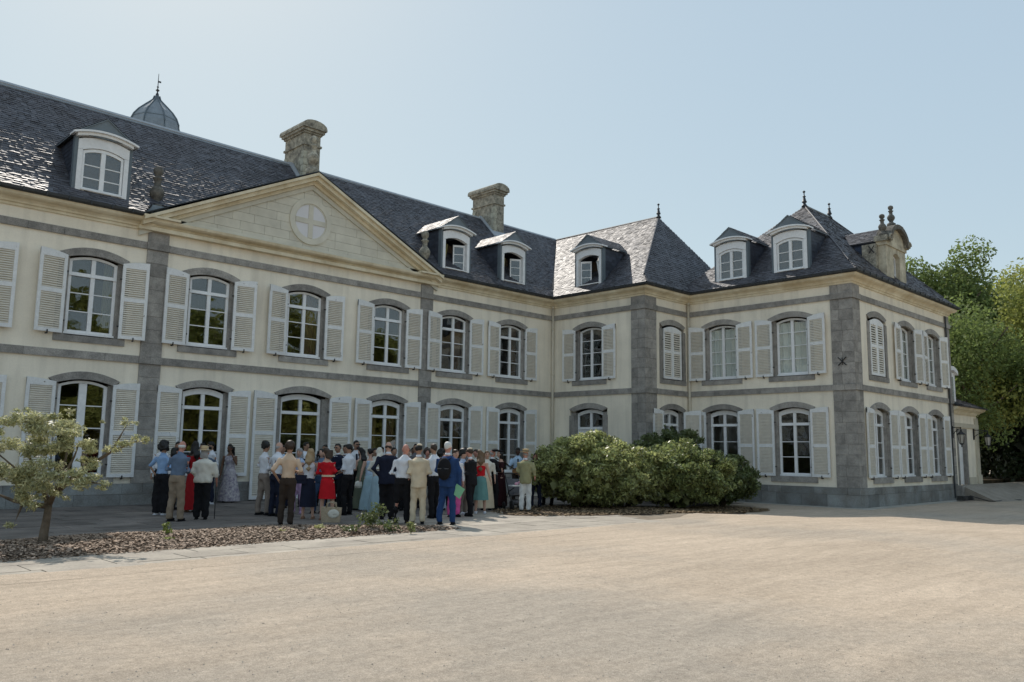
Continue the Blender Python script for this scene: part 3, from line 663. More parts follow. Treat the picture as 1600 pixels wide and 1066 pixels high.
# ---- pediment over the central bay
cx = -12.32; hb = 5.62; zb_, za_ = 8.27, 10.98
sl_ = (za_ - zb_) / hb
ty = MB(); ty.prism([(cx - hb + .5, 8.2), (cx + hb - .5, 8.2), (cx, za_ - .35)], .0, .3); ped = link('pediment', ty.mesh('pediment', MORTAR), CH)
z = 8.27; k = 0; OC = (cx, 9.33, .80)
while z < 10.6:
    h = .29; x0 = cx - (za_ - .28 - z - h * .5) / sl_; x1 = 2 * cx - x0; x = x0 - rnd.random() * .5
    while x < x1:
        wd = rnd.uniform(.7, 1.15); a, c = max(x, x0), min(x + wd, x1)
        if c - a > .08:
            q = MB(); q.box(a + .004, c - .004, -.04 + rnd.uniform(0, .004), .01, z + .004, z + h - .004)
            # stones under the round window ring are hidden by it
            link('tympanum_stone', q.mesh('tympanum_stone', TYMP), ped)
        x += wd
    z += h
# raised inner triangle and raking cornice
def rake(y0, y1, off0, off1, m, nm):
    b = MB()
    for s in (-1, 1):
        pts = []
        for (o) in (off0, off1):
            pts.append((cx, za_ - o)); pts.append((cx + s * hb, zb_ - o))
        b.prism([pts[0], pts[1], pts[3], pts[2]], y0, y1)
    link(nm, b.mesh(nm, m), ped)
rake(-.47, .3, .0, .10, CORN, 'raking_cornice'); rake(-.36, .3, .103, .24, CORN, 'raking_cornice'); rake(-.18, .3, .243, .36, CORN, 'raking_cornice'); rake(-.10, .3, .363, .52, TYMP, 'inner_moulding')
b = MB(); b.box(cx - hb + .9, cx + hb - .9, -.10, .3, 8.268, 8.42); link('inner_moulding', b.mesh('inner_moulding', TYMP), ped)
b = MB(); b.box(cx - hb - .02, cx - hb + 1.05, -.46, .1, 8.268, 8.33); b.box(cx + hb - 1.05, cx + hb + .02, -.46, .1, 8.268, 8.33)
b.box(cx - hb - .05, cx + hb + .05, -.20, -.05, 7.94, 8.05); link('pediment_base', b.mesh('pediment_base', CORN), ped)
# little roof behind the raking cornice
for s in (-1, 1):
    pl = [(cx, -.46, za_ + .03), (cx + s * (hb + .1), -.46, zb_ + .03), (cx + s * (hb + .1), .3, zb_ + .12), (cx, 2.4, za_ + .03)]
    b = MB(); b.slab(pl, (0, 0, .03)); link('pediment_roof', b.mesh('pediment_roof', ZINCD), ped)
ring = MB(); n = 40
for (r0, r1, y0, y1) in ((.62, .80, -.09, .0), (.585, .618, -.065, .0)):
    for i in range(n):
        a, c = 2 * math.pi * i / n, 2 * math.pi * (i + 1) / n
        ring.prism([(OC[0] + r0 * math.cos(a), OC[1] + r0 * math.sin(a)), (OC[0] + r1 * math.cos(a), OC[1] + r1 * math.sin(a)), (OC[0] + r1 * math.cos(c), OC[1] + r1 * math.sin(c)), (OC[0] + r0 * math.cos(c), OC[1] + r0 * math.sin(c))], y0, y1)
link('round_window_ring', ring.mesh('round_window_ring', TYMP), ped)
b = MB(); b.prism([(OC[0] + .584 * math.cos(2 * math.pi * i / n), OC[1] + .584 * math.sin(2 * math.pi * i / n)) for i in range(n)], -.050, -.042); link('blind_window_panel', b.mesh('blind_window_panel', mat('white_panel', (.70, .69, .70), .7, .3, .03)), ped)
b = MB(); b.box(OC[0] - .085, OC[0] + .085, -.075, -.051, OC[1] - .575, OC[1] + .575); b.box(OC[0] - .57, OC[0] - .086, -.075, -.051, OC[1] - .085, OC[1] + .085); b.box(OC[0] + .086, OC[0] + .57, -.075, -.051, OC[1] - .085, OC[1] + .085)
link('cross_bars', b.mesh('cross_bars', TYMP), ped)

# ---- urns and stone chimneys
URN = [(.30, 0), (.30, .22), (.22, .25), (.15, .32), (.14, .40), (.20, .46), (.26, .58), (.27, .68), (.20, .80), (.13, .86), (.12, 1.02), (.17, 1.08), (.19, 1.12), (.12, 1.15), (.10, 1.20), (.17, 1.27), (.19, 1.36), (.16, 1.45), (.07, 1.50), (.01, 1.52)]
for (x, y, z, s, m) in ((-17.38, .28, 8.62, .95, DARKURN), (-7.08, .28, 8.62, 1.0, WEATH), (-12.30, .0, 10.98, .95, WEATH)):
    b = MB(); b.lathe([(r_ * s * .82, h * s) for r_, h in URN], (x, y, z), 14); link('stone_urn', b.mesh('stone_urn', m, True), CH)
b = MB(); b.box(-17.72, -17.08, .05, .6, 8.5, 8.78); link('urn_base', b.mesh('urn_base', ZINC), CH)
def chimney(x0, x1, y0, y1, zt, slope_base):
    b = MB(); b.box(x0, x1, y0, y1, 11.2, zt - .75); b.box(x0 - .05, x1 + .05, y0 - .05, y1 + .05, zt - .80, zt - .72); b.box(x0, x1, y0, y1, zt - .72, zt - .32)
    b.box(x0 - .05, x1 + .05, y0 - .05, y1 + .05, zt - .32, zt - .24); b.box(x0 - .12, x1 + .12, y0 - .12, y1 + .12, zt - .24, zt - .14)
    c = (x0 + x1) / 2; hw = (x1 - x0) / 2 + .17
    b.prism([(c - hw, zt - .14), (c + hw, zt - .14), (c + hw, zt - .04)] + [(c + hw * math.cos(t), zt - .04 + .24 * math.sin(t)) for t in [math.pi * i / 8 for i in range(1, 8)]] + [(c - hw, zt - .04)], y0 - .2, y1 + .2)
    o = link('chimney', b.mesh('chimney', WEATH), CH)
    q = MB()
    for i in range(6):       # corner quoin stones and raised frame on the long side
        z0 = 11.6 + i * .28; 
        if z0 + .26 > zt - .8: break
        q.box(x0 - .018, x0 + .12 + .05 * (i % 2), y0 - .018, y0 + .16 + .06 * (i % 2), z0, z0 + .26); q.box(x0 - .018, x0 + .02, y1 - .2, y1 + .01, z0, z0 + .26)
    link('quoin', q.mesh('quoin', mat('pale_lichen_stone', (.5, .48, .38), .95, .2, .25, 6, bump=.6)), o)
    f = MB(); f.slab([(x0 - .03, y0 - .25, Z1 + (y0 - .25 - .08) * 1.07 + .04), (x1 + .25, y0 - .25, Z1 + (y0 - .25 - .08) * 1.07 + .04), (x1 + .25, y0, Z1 + (y0 - .08) * 1.07 + .06), (x0 - .03, y0, Z1 + (y0 - .08) * 1.07 + .06)], (0, 0, .04))
    f.slab([(x0 - .22, y0 - .25, Z1 + (y0 - .33) * 1.07 + .03), (x0 - .03, y0 - .25, Z1 + (y0 - .33) * 1.07 + .03), (x0 - .03, 3.6, 12.62), (x0 - .22, 3.6, 12.60)], (0, 0, .05))
    link('flashing', f.mesh('flashing', LEAD), o)
chimney(-11.05, -10.35, 2.85, 4.3, 14.03, 0); chimney(-1.05, -.42, 2.8, 4.3, 13.93, 0)

# ---- ornate stone dormer on the end facade
od = fl('stone_dormer', (lambda b: (b.box(6.55, 7.30, .0, .35, 8.40, 10.05), b.box(7.95, 8.60, .0, .35, 8.40, 10.05), b.box(7.30, 7.95, .0, .35, 8.40, 8.62), b.strip([(7.30 + .65 * i / 8, 10.05) for i in range(9)], [(7.30 + .65 * i / 8, 9.85 - .12 * (i / 4 - 1) ** 2) for i in range(9)], 0, .35), b.box(6.50, 8.65, -.05, .36, 10.05, 10.2), b)[-1])(MB()).mesh('stone_dormer', mat('stained_cream_stone', (.62, .57, .44), .9, .2, .2, 2.5, col2=(.34, .30, .22), bump=.5, bscale=25, streak=.25)), 'E')
b = MB(); pts = [(7.58 + 1.02 * math.cos(t), 10.22 + .80 * math.sin(t)) for t in [math.pi * i / 12 for i in range(13)]]; pin = [(7.58 + .84 * math.cos(t), 10.22 + .62 * math.sin(t)) for t in [math.pi * i / 12 for i in range(13)]]
b.strip(pts, pin, -.22, .38); link('segmental_pediment', b.mesh('segmental_pediment', DARKURN), od)
for sx_ in (6.60, 8.56): b = MB(); b.tube([(sx_ + .17 * math.cos(t) * (1 - t / 9), -.2, 10.32 + .17 * math.sin(t) * (1 - t / 9)) for t in [i * .5 for i in range(15)]], .05, 6); link('scroll', b.mesh('scroll', WEATH, True), od)
b = MB(); b.prism(pin, -.03, .34); link('pediment_panel', b.mesh('pediment_panel', MATS['stained_cream_stone']), od)
for (x, z, s) in ((6.62, 10.40, .62), (7.58, 11.0, .60), (8.62, 10.35, .58)):
    b = MB(); b.lathe([(r_ * s * .95, h * s) for r_, h in URN], (x, .12, z), 12); link('urn', b.mesh('urn', DARKURN, True), od)
b = MB(); b.box(6.40, 6.85, -.12, .40, 10.2, 10.42); link('urn_pedestal', b.mesh('urn_pedestal', WEATH), od); b = MB(); b.box(8.40, 8.75, -.12, .40, 10.2, 10.37); link('urn_pedestal', b.mesh('urn_pedestal', WEATH), od); b = MB(); b.box(6.30, 6.545, .30, .85, 8.9, 10.1); link('side_block', b.mesh('side_block', WEATH), od)
b = MB(); b.slab([(6.54, .36, 8.6), (6.54, 1.6, 10.25), (6.54, .36, 10.25)], (.03, 0, 0)); b.slab([(8.6, .36, 8.6), (8.6, 1.6, 10.25), (8.6, .36, 10.25)], (-.03, 0, 0)); link('cheek', b.mesh('cheek', SLATEV), od)
sv = [tuple(Vector((2 * 6.54 - p.x, p.y, p.z)) if p.x > 6.54 else p for p in q) for q in slates([(6.54, .86, 9.15), (6.54, 1.6, 10.25), (6.54, .86, 10.25)], .16, .22, .008, seed=5, lift=.004, tilt=.01)]
link('cheek_slates', quads_mesh('cheek_slates', sv, mat('blue_slate_tile', (.05, .07, .12), .5, .4, .15, 2, isl=.25)), od, kind='stuff')
b = MB(); sl = []
for s in (-1, 1):
    pl = [(7.58 + s * 1.15, .36, 10.22), (7.58, .36, 10.98), (7.58, 2.05, 10.98), (7.58 + s * 1.15, 1.42, 10.22)]; b.slab(pl, (0, 0, -.04)); sl += slates([pl[0], pl[3], pl[2], pl[1]], seed=9)
link('dormer_roof', b.mesh('dormer_roof', UNDER), od); link('dormer_slates', quads_mesh('dormer_slates', sl, SLATE), od, kind='stuff')
b = MB(); bb_, pn = frame_and_panes(.32, 8.62, 9.80, .1, None, [9.4, 9.02], st=.05, cst=.03, toph=.06, brail=.06); o = link('window_frame', bb_.mesh('window_frame', WHITE), od, (7.62, .16, 0))
for pts in pn: q = MB(); q.slab([(x, 0, z) for x, z in pts], (0, .005, 0)); link('pane', q.mesh('pane', GLASS), od, (7.62, .19, 0))
b = MB(); b.box(7.25, 8.0, .36, .37, 8.5, 9.9); link('blind', b.mesh('blind', DARKIN), od)  # dark sheet added to stand for the unlit room behind this window
b = MB(); b.tube([(6.30, .36, 10.02), (6.30, .58, 9.72)], .02, 5); b.tube([(6.30, .58, 10.02), (6.30, .36, 9.72)], .02, 5); link('iron_tie', b.mesh('iron_tie', IRON), od)

# ------------------------------------------------------------------ ribbed dome of a turret behind the roof
T = thing('turret', 'zinc ribbed bell-shaped dome of a turret with spike behind the roof ridge', 'turret', (-13.3, 12.0, 0))
b = MB(); b.lathe([(.98, 0), (.98, 15.0), (1.15, 15.05), (1.15, 15.2)], (0, 0, 0), 8); link('turret_wall', b.mesh('turret_wall', PLASTER), T)
DP = [(1.10, 15.2), (1.10, 15.6), (1.05, 15.9), (.93, 16.2), (.74, 16.47), (.50, 16.72), (.28, 16.94), (.15, 17.08), (.10, 17.25)]
b = MB(); b.lathe(DP, (0, 0, 0), 8); link('dome', b.mesh('dome', ZINC), T)
for i in range(8):
    a = 2 * math.pi * i / 8; b = MB(); b.tube([((r_ + .015) * math.cos(a), (r_ + .015) * math.sin(a), z) for r_, z in DP], .035, 6); link('rib', b.mesh('rib', mat('shadow_zinc', (.14, .17, .19), .5, .4, .1, metal=.3)), T)  # ribs in a darker zinc tone than the dome
b = MB(); b.lathe([(.985, 16.08), (.985, 16.11)], (0, 0, 0), 8); link('dome_seam', b.mesh('dome_seam', MATS['shadow_zinc']), T)
b = MB(); b.lathe([(.10, 17.2), (.06, 17.38), (.03, 17.42), (.03, 17.48), (.09, 17.54), (.03, 17.6), (.02, 17.66), (.05, 17.7), (.02, 17.74), (.012, 18.3), (.004, 18.34)], (0, 0, 0), 8); b.box(.01, .13, -.005, .005, 17.92, 18.0); link('spike', b.mesh('spike', ZINCD), T)

# ------------------------------------------------------------------ low annex beyond the end facade, with its ramp and lanterns
AX = thing('annex', 'low cream annex with white door and slate hipped roof beyond the corner', 'building', (0, 0, 0))
ya = -11.9; x0, x1 = EX + .02, 17.0
b = MB(); b.box(x0, 14.15, ya, ya + .35, -.2, 3.75); b.box(15.15, x1, ya, ya + .35, -.2, 3.75); b.box(14.15, 15.15, ya, ya + .35, 2.75, 3.75); b.box(x1 - .35, x1, ya + .36, -6, -.2, 3.75); link('wall', b.mesh('annex_wall', PLASTER), AX)
b = MB(); b.box(14.0, 14.16, ya - .03, ya + .2, .4, 2.9); b.box(15.14, 15.36, ya - .03, ya + .2, .4, 2.9); b.box(14.0, 15.36, ya - .035, ya + .2, 2.72, 2.95); link('door_surround', b.mesh('door_surround', STONE), AX)
b = MB(); b.box(14.17, 15.13, ya + .12, ya + .17, .42, 2.7); b.box(14.3, 15.0, ya + .10, ya + .119, .6, 1.4); b.box(14.3, 15.0, ya + .10, ya + .119, 1.6, 2.55); link('door', b.mesh('door', WHITE), AX)
b = MB(); b.box(x1 - .45, x1 + .04, ya - .05, ya + .4, .3, 3.5); b.box(x1 - .5, x1 + .09, ya - .09, ya + .5, -.1, .85); link('corner_pilaster', b.mesh('corner_pilaster', mat('cream_stone', (.6, .55, .44), .9, .2, .1)), AX)
b = MB(); b.box(x0, x1 + .05, ya - .06, ya, 3.0, 3.2); b.box(15.4, x1 - .5, ya - .04, ya - .0, .3, .75); link('string_course', b.mesh('string_course', MATS['cream_stone']), AX)
link('cornice', sweep([(0, 3.6), (.06, 3.6), (.12, 3.72), (.3, 3.82), (.34, 3.92), (0, 3.92)], [(x0, ya), (x1, ya), (x1, -6)]).mesh('cornice', CORN), AX)
b = MB(); r1, r2 = (x0 - 1, -9.2, 5.35), (14.9, -9.2, 5.35); pA = [(x0, ya - .42, 3.93), (x1 + .42, ya - .42, 3.93), r2, r1]; pB = [(x1 + .42, ya - .42, 3.93), (x1 + .42, -6, 3.93), r2]
b.slab(pA, (0, 0, -.03)); b.slab(pB, (0, 0, -.03)); ro = link('roof', b.mesh('roof', UNDER), AX); link('slates', quads_mesh('slates', slates([(x0, ya - .42, 3.93), (x1 + .42, ya - .42, 3.93), r2, (x0, -9.2, 5.35)], seed=3) + slates([pB[0], pB[1], pB[2]], seed=4), SLATE), ro, kind='stuff')
b = MB(); b.box(13.45, 14.55, ya + .1, ya + 1.6, 4.0, 5.5); b.strip(arc(.68, 5.78, .2, 8, 14.0), arc(.68, 5.6, .2, 8, 14.0), ya - .02, ya + 1.7); dm = link('dormer', b.mesh('dormer', WHITE), AX)
b = MB(); b.box(13.75, 14.3, ya + .09, ya + .099, 4.25, 5.3); link('pane', b.mesh('pane', GLASS), dm)
# paved ramp and landing
b = MB(); b.add([(13.36, ya, .42), (26, ya, .42), (26, -12.5, .42), (13.36, -12.2, .42), (12.9, -13.7, -.21), (26, -15.2, -.21), (13.36, ya, -.3), (13.36, -12.2, -.3)], [(0, 3, 2, 1), (3, 4, 5, 2), (3, 7, 4), (0, 6, 7, 3)])
RAMP = mat('grey_ramp_paving', (.33, .295, .25), .9, .2, .15, 2, bump=.4, fine=.15)
link('ramp', b.mesh('ramp', RAMP), kind='structure', label='paved ramp rising to the annex door')
b = MB(); b.box(13.0, 13.35, -12.32, -12.0, -.2, .42); link('low_block', b.mesh('low_block', STONE), kind=None, label='small stone block at the foot of the annex ramp', cat='stone block')
b = MB(); b.box(17.5, 60, -11.0, -5, -.2, .5); link('soil_bank', b.mesh('soil_bank', mat('dark_soil', (.09, .07, .045), .95, .1, .3, 2)), kind='structure')
def lantern(px, py, pz, side, label):
    t = thing('wall_lantern', label, 'lantern', (px, py, pz), 0, 'iron wall lanterns by the annex door'); dx = side[0]; dy = side[1]
    b = MB(); b.tube([(0, 0, .35), (dx * .5, dy * .5, .35)], .018, 6); b.tube([(dx * i / 8 * .5, dy * i / 8 * .5, .30 - .28 * (1 - i / 8) ** 2) for i in range(9)], .014, 6); b.box(-.03, .03, -.03, .03, -.1, .42)
    b.tube([(dx * .25 + dx * .07 * math.cos(a), dy * .25 + dy * .07 * math.cos(a), .24 + .07 * math.sin(a)) for a in [i * .7 for i in range(10)]], .01, 5); link('bracket', b.mesh('bracket', IRON), t)
    c = (dx * .5, dy * .5, 0); b = MB()
    b.lathe([(.02, .35), (.02, .25), (.05, .22), (.03, .19), (.10, .12), (.17, .06), (.18, .04), (.15, .03)][::-1], c, 6); b.lathe([(.02, -.42), (.05, -.40), (.09, -.36), (.09, -.34)], c, 6); b.lathe([(.03, -.50), (.02, -.42)], c, 6)
    for i in range(6): a = math.pi / 3 * i; b.tube([(c[0] + .15 * math.cos(a), c[1] + .15 * math.sin(a), .04), (c[0] + .085 * math.cos(a), c[1] + .085 * math.sin(a), -.35)], .010, 4)
    link('lamp_frame', b.mesh('lamp_frame', IRON), t)
    b = MB(); b.lathe([(.078, -.34), (.14, .035)], c, 6); link('lamp_glass', b.mesh('lamp_glass', mat('frosted_lamp_glass', (.45, .43, .38), .3, .5, .1)), t)
lantern(12.98, -12.07, 2.60, (-.55, -.85), 'black iron lantern on the corner of the house left of the annex door')
lantern(16.35, -11.93, 2.58, (1.2, -.85), 'black iron lantern on scrolled bracket right of the annex door')
# pale gutter stones at the foot of the end block
KERB = mat('pale_kerb_stone', (.45, .43, .38), .9, .2, .12, 2, bump=.3)
kb = link('drain_kerb', None, label='pale drain stones along the foot of the end block'); kb['kind'] = 'structure'
x = 2.55
for i in range(9): b = MB(); b.box(x + .004, x + 1.18, -12.50 - .02 * (i % 2), -12.06, -.26, -.195 + .006 * (i % 2)); link('kerb_stone', b.mesh('kerb_stone', KERB), kb); x += 1.19
y = -5.2
for i in range(6): b = MB(); b.box(2.60, 2.99, y - 1.18, y, -.26, -.192); link('kerb_stone', b.mesh('kerb_stone', KERB), kb); y -= 1.19
#@@PART2@@
# ------------------------------------------------------------------ foliage
NPR = np.random.RandomState(5)
def leaves(clumps, n, size, aspect=.45, shell=.55, flatup=0.0, sag=0.0, fold=.0, seed=1):
    """clumps: rows of x,y,z,rx,ry,rz ; returns (n,4,3) leaf quads"""
    r = np.random.RandomState(seed); C = np.array(clumps, float); wgt = C[:, 3] * C[:, 4] + C[:, 3] * C[:, 5]; wgt /= wgt.sum()
    idx = r.choice(len(C), n, p=wgt); d = r.normal(size=(n, 3)); d /= np.linalg.norm(d, axis=1)[:, None]
    rad = shell + (1.05 - shell) * r.rand(n) ** .6; P = C[idx, :3] + d * C[idx, 3:6] * rad[:, None]
    nn = d * .5 + r.normal(size=(n, 3)) * .7; nn[:, 2] += flatup; nn /= np.linalg.norm(nn, axis=1)[:, None]
    a = np.cross(nn, r.normal(size=(n, 3))); a /= np.linalg.norm(a, axis=1)[:, None]; a[:, 2] -= sag; b = np.cross(nn, a)
    s = size * (.6 + .8 * r.rand(n))[:, None]
    return np.stack([P - a * s, P - b * s * aspect, P + a * s, P + b * s * aspect], 1)
def crown_clumps(c, R3, n, r0, r1, seed, low=-.5, jitter=.2):
    r = random.Random(seed); out = []
    while len(out) < n:
        v = Vector((r.gauss(0, 1), r.gauss(0, 1), r.gauss(0, 1))).normalized()
        if v.z < low: continue
        k = r.uniform(.35, 1.0) ** .5; q = r.uniform(r0, r1); k *= 1 + r.uniform(-jitter, jitter)
        out.append((c[0] + v.x * R3[0] * k, c[1] + v.y * R3[1] * k, c[2] + v.z * R3[2] * k, q, q, q * .75))
    return out
LEAFT = mat('broad_leaf', (.215, .275, .09), .7, .5, .25, .35, col2=(.13, .175, .05), isl=.35, trans=.5)
LEAFT2 = mat('yellowish_leaf', (.37, .38, .11), .7, .5, .25, .35, col2=(.19, .23, .06), isl=.35, trans=.5)
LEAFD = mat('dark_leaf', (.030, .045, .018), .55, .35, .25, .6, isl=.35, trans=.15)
LEAFB = mat('olive_shrub_leaf', (.38, .40, .175), .36, .5, .25, 1.2, col2=(.26, .29, .11), isl=.7, trans=.5)
LEAFB2 = mat('deep_green_shrub_leaf', (.15, .18, .07), .38, .5, .25, 1.2, col2=(.09, .12, .04), isl=.4, trans=.35)
LEAFM = mat('mid_green_shrub_leaf', (.30, .33, .13), .38, .5, .25, 1.2, col2=(.18, .215, .075), isl=.7, trans=.38)
LEAFP = mat('grey_green_needle_leaf', (.50, .49, .29), .45, .5, .25, 3.0, col2=(.34, .35, .17), isl=.5, trans=.4)
BARK = mat('grey_brown_bark', (.17, .135, .10), .95, .1, .3, 6, bump=.9, bscale=25)
CPOS = Vector((-26.6213, -24.4508, 1.6129)); FPX = 1288.95
def ray(px, py): return (Fv * FPX + Rv * (px - 800) + Uv * (533 - py)).normalized()
def on_ground(px, py, z=0.0):
    d = ray(px, py); return CPOS + d * ((z - CPOS.z) / d.z)
def at_dist(px, dist, py=705):
    d = ray(px, py); d.z = 0; d.normalize(); return CPOS + d * dist
def tree(name, label, cat, x, y, z0, H, R3, m, nleaf, ncl, lsize, seed, group=None, proto=None, cz=None, low=-.5, cr=(.9, 1.7)):
    t = thing(name, label, cat, (x, y, z0), 0, group)
    if proto:
        for ch in proto.children: c = ch.copy(); COL.objects.link(c); c.parent = t
        t.rotation_euler = (0, 0, seed * 1.3); t.scale = (H, H, H); return t
    cz = cz or H - R3[2]; r = random.Random(seed); b = MB()
    b.tube([(0, 0, -.2), (.1, .05, H * .2), (.0, .15, H * .45), (.1, .1, H * .75)], [H * .03, H * .024, H * .018, H * .008], 9)
    for i in range(9):
        a = i * 2.4; zz = H * (.28 + .05 * i); l = R3[0] * r.uniform(.55, .9)
        b.tube([(0, .1, zz), (math.cos(a) * l * .5, math.sin(a) * l * .5, zz + l * .35), (math.cos(a) * l, math.sin(a) * l, zz + l * .8)], [H * .011, H * .007, H * .003], 6)
    link('trunk', b.mesh('trunk', BARK, True), t)
    cl = crown_clumps((0, 0, cz), R3, ncl, *cr, seed, low)
    link('crown', quads_mesh('crown', leaves(cl, nleaf, lsize, .6, .35, .3, seed=seed), m), t); return t
def T_at(px, dist, *a, **k): p = at_dist(px, dist); return tree(a[0], a[1], a[2], p.x, p.y, *a[3:], **k)
t1 = T_at(1476, 58, 'broadleaf_tree', 'tall dark green broadleaf tree just right of the roof end', 'tree', -.2, 14.2, (4.0, 4.0, 5.0), LEAFT, 40000, 70, .105, 3, group='trees beyond the annex')
t2 = T_at(1590, 62, 'broadleaf_tree', 'yellowish green broadleaf tree with broad crown at the right edge', 'tree', -.2, 13.0, (5.0, 5.0, 5.8), LEAFT2, 50000, 90, .105, 11, group='trees beyond the annex')
T_at(1655, 52, 'broadleaf_tree', 'light green tree cut by the right edge of the view', 'tree', -.2, 11.0, (4.4, 4.4, 5.0), LEAFT2, 26000, 60, .105, 21, group='trees beyond the annex')
T_at(1515, 49, 'broadleaf_tree', 'lower dense green tree rising behind the annex roof', 'tree', -.2, 9.6, (3.4, 3.4, 4.4), LEAFT, 32000, 70, .09, 31, group='trees beyond the annex')
T_at(1440, 66, 'broadleaf_tree', 'dark tree half hidden behind the roof slope', 'tree', -.2, 13.0, (3.6, 3.6, 6.0), LEAFT, 22000, 50, .12, 41, group='trees beyond the annex')
def shrub(name, label, cat, x, y, z0, R3, m, n, ncl, ls, seed, group=None, low=-.75, cr=(.15, .30), asp=.42, shell=.2):
    t = thing(name, label, cat, (x, y, z0), 0, group); cl = crown_clumps((0, 0, R3[2] * .52), (R3[0], R3[1], R3[2] * .50), ncl, *cr, seed, low, .10) + crown_clumps((0, 0, R3[2] * .53), (R3[0] * 1.08, R3[1] * 1.08, R3[2] * .55), ncl // 5, .05, .12, seed + 9, -.2, .10)
    V = leaves(cl, n, ls, asp, shell, .15, seed=seed)
    core = leaves([(0, 0, R3[2] * .48, R3[0] * .74, R3[1] * .74, R3[2] * .40)], max(1500, n // 14), ls * 2.6, .7, .2, 0, seed=seed + 1)
    link('foliage', quads_mesh('foliage', np.concatenate([V, core]), m), t)
    b = MB(); r = random.Random(seed)
    for i in range(12):
        a = i * 2.4; l = R3[0] * .7; b.tube([(math.cos(a) * .15, math.sin(a) * .15, -.05), (math.cos(a) * l * .5, math.sin(a) * l * .5, R3[2] * .4), (math.cos(a) * l, math.sin(a) * l, R3[2] * r.uniform(.6, .9))], [.035, .022, .008], 5)
    link('stems', b.mesh('stems', BARK, True), t); return t
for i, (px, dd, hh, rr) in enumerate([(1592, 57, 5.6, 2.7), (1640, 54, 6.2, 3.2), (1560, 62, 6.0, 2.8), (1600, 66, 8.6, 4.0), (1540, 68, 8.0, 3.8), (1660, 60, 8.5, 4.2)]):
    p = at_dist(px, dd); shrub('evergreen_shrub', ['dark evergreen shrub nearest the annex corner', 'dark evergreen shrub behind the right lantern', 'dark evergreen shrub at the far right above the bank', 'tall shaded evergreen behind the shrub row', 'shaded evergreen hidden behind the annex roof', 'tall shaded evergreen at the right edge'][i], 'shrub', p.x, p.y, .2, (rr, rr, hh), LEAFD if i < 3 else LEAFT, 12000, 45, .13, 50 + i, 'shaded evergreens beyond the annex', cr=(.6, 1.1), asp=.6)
# the park behind the viewer, seen reflected in the panes
pp = None
for i, (x, y, s) in enumerate([(-7, -55, 1.0), (5, -52, .95), (17, -57, 1.1), (29, -53, 1.0), (41, -52, 1.05), (53, -50, 1.1)]):
    if pp is None: pp = tree('park_tree', 'park tree across the court', 'tree', x, y, -.2, 14.5, (7.2, 7.2, 7.0), LEAFT2, 20000, 70, .34, 77, group='park trees across the court', low=-.95, cr=(1.6, 2.7))
    else: tree('park_tree', 'park tree across the court', 'tree', x, y, -.2, s, None, None, 0, 0, 0, i, group='park trees across the court', proto=pp)

# large shrubs in front of the wing
p = on_ground(912, 800, -.1); shrub('shrub', 'large rounded olive-green shrub beside the party, with sunlit top', 'shrub', p.x + .62, p.y + .35, -.1, (1.85, 1.8, 2.2), LEAFB, 56000, 330, .058, 101, 'shrubs in front of the wing')
p = on_ground(990, 796, -.12); shrub('shrub', 'olive shrub in the middle of the three, merging with its neighbours', 'shrub', p.x + .3, p.y + .6, -.12, (1.5, 1.6, 1.95), LEAFB, 38000, 230, .058, 102, 'shrubs in front of the wing')
p = on_ground(1085, 797, -.15); shrub('shrub', 'dense darker green shrub right of the olive ones', 'shrub', p.x + .1, p.y + .7, -.15, (1.9, 1.8, 2.05), LEAFM, 46000, 280, .058, 103, 'shrubs in front of the wing')
p = on_ground(1143, 792, -.17); shrub('shrub', 'deep green shrub at the right end of the bed', 'shrub', p.x + .2, p.y + .6, -.17, (1.35, 1.35, 1.75), LEAFB2, 28000, 170, .06, 104, 'shrubs in front of the wing')
p = on_ground(1080, 788, -.15); shrub('shrub', 'tall dark green shrub rising behind the others by the wall', 'shrub', p.x + .6, p.y + 1.2, -.15, (1.5, 1.3, 2.75), LEAFB2, 28000, 170, .06, 105, 'shrubs in front of the wing')

# beds of bark mulch and dry leaves
SOIL = mat('dark_bed_soil', (.085, .062, .045), .95, .1, .3, 4, bump=.8, bscale=30)
CHIP = mat('bark_chip', (.38, .285, .215), .9, .2, .2, 5, isl=.6)
DRYL = mat('dry_fallen_leaf', (.24, .17, .10), .85, .2, .2, 5, isl=.5)
b = MB(); nx_, ny_ = 60, 10
def ylim(x): return -8.15 + .15 * math.sin(x * 1.7) - max(0, (x + 18.3)) * .62
for i in range(nx_ + 1):
    x = -30 + (15.05) * i / nx_
    for j in range(ny_ + 1):
        t = j / ny_; yb, yf = ylim(x), -10.95 - .08 * math.sin(x * .9); y = yf + (max(yb, yf + .02) - yf) * t
        b.v.append((x, y, -.005 + .07 * math.sin(math.pi * t) ** .6 * min(1, (-15.0 - x) / 1.2 + .05) + .012 * noise.noise(Vector((x * 2, y * 2, 0)))))
for i in range(nx_):
    for j in range(ny_): k = i * (ny_ + 1) + j; b.f.append((k, k + ny_ + 1, k + ny_ + 2, k + 1))
bed = link('mulch_bed', b.mesh('mulch_bed', SOIL, True), kind='structure', label='long bed of bark mulch along the paving')
def chips(region, n, size, seed, zf, asp=.45):
    r = random.Random(seed); V = []
    while len(V) < n * 2:
        q = region(r)
        if q is None: continue
        x, y = q; z = zf(x, y) + r.uniform(.004, .022); s = size * r.uniform(.5, 1.3); a = r.random() * 6.28
        u = Vector((math.cos(a), math.sin(a), r.uniform(-.35, .35))) * s; v = Vector((-math.sin(a), math.cos(a), r.uniform(-.5, .5))) * s * asp * r.uniform(.6, 1.3); P = Vector((x, y, z)); h = Vector((0, 0, s * .25))
        V.append((P - u - v, P + u * .8 - v, P + u + v, P - u * .7 + v)); V.append((P - u - v - h, P + u * .8 - v - h, P + u * .8 - v, P - u - v))
    return V
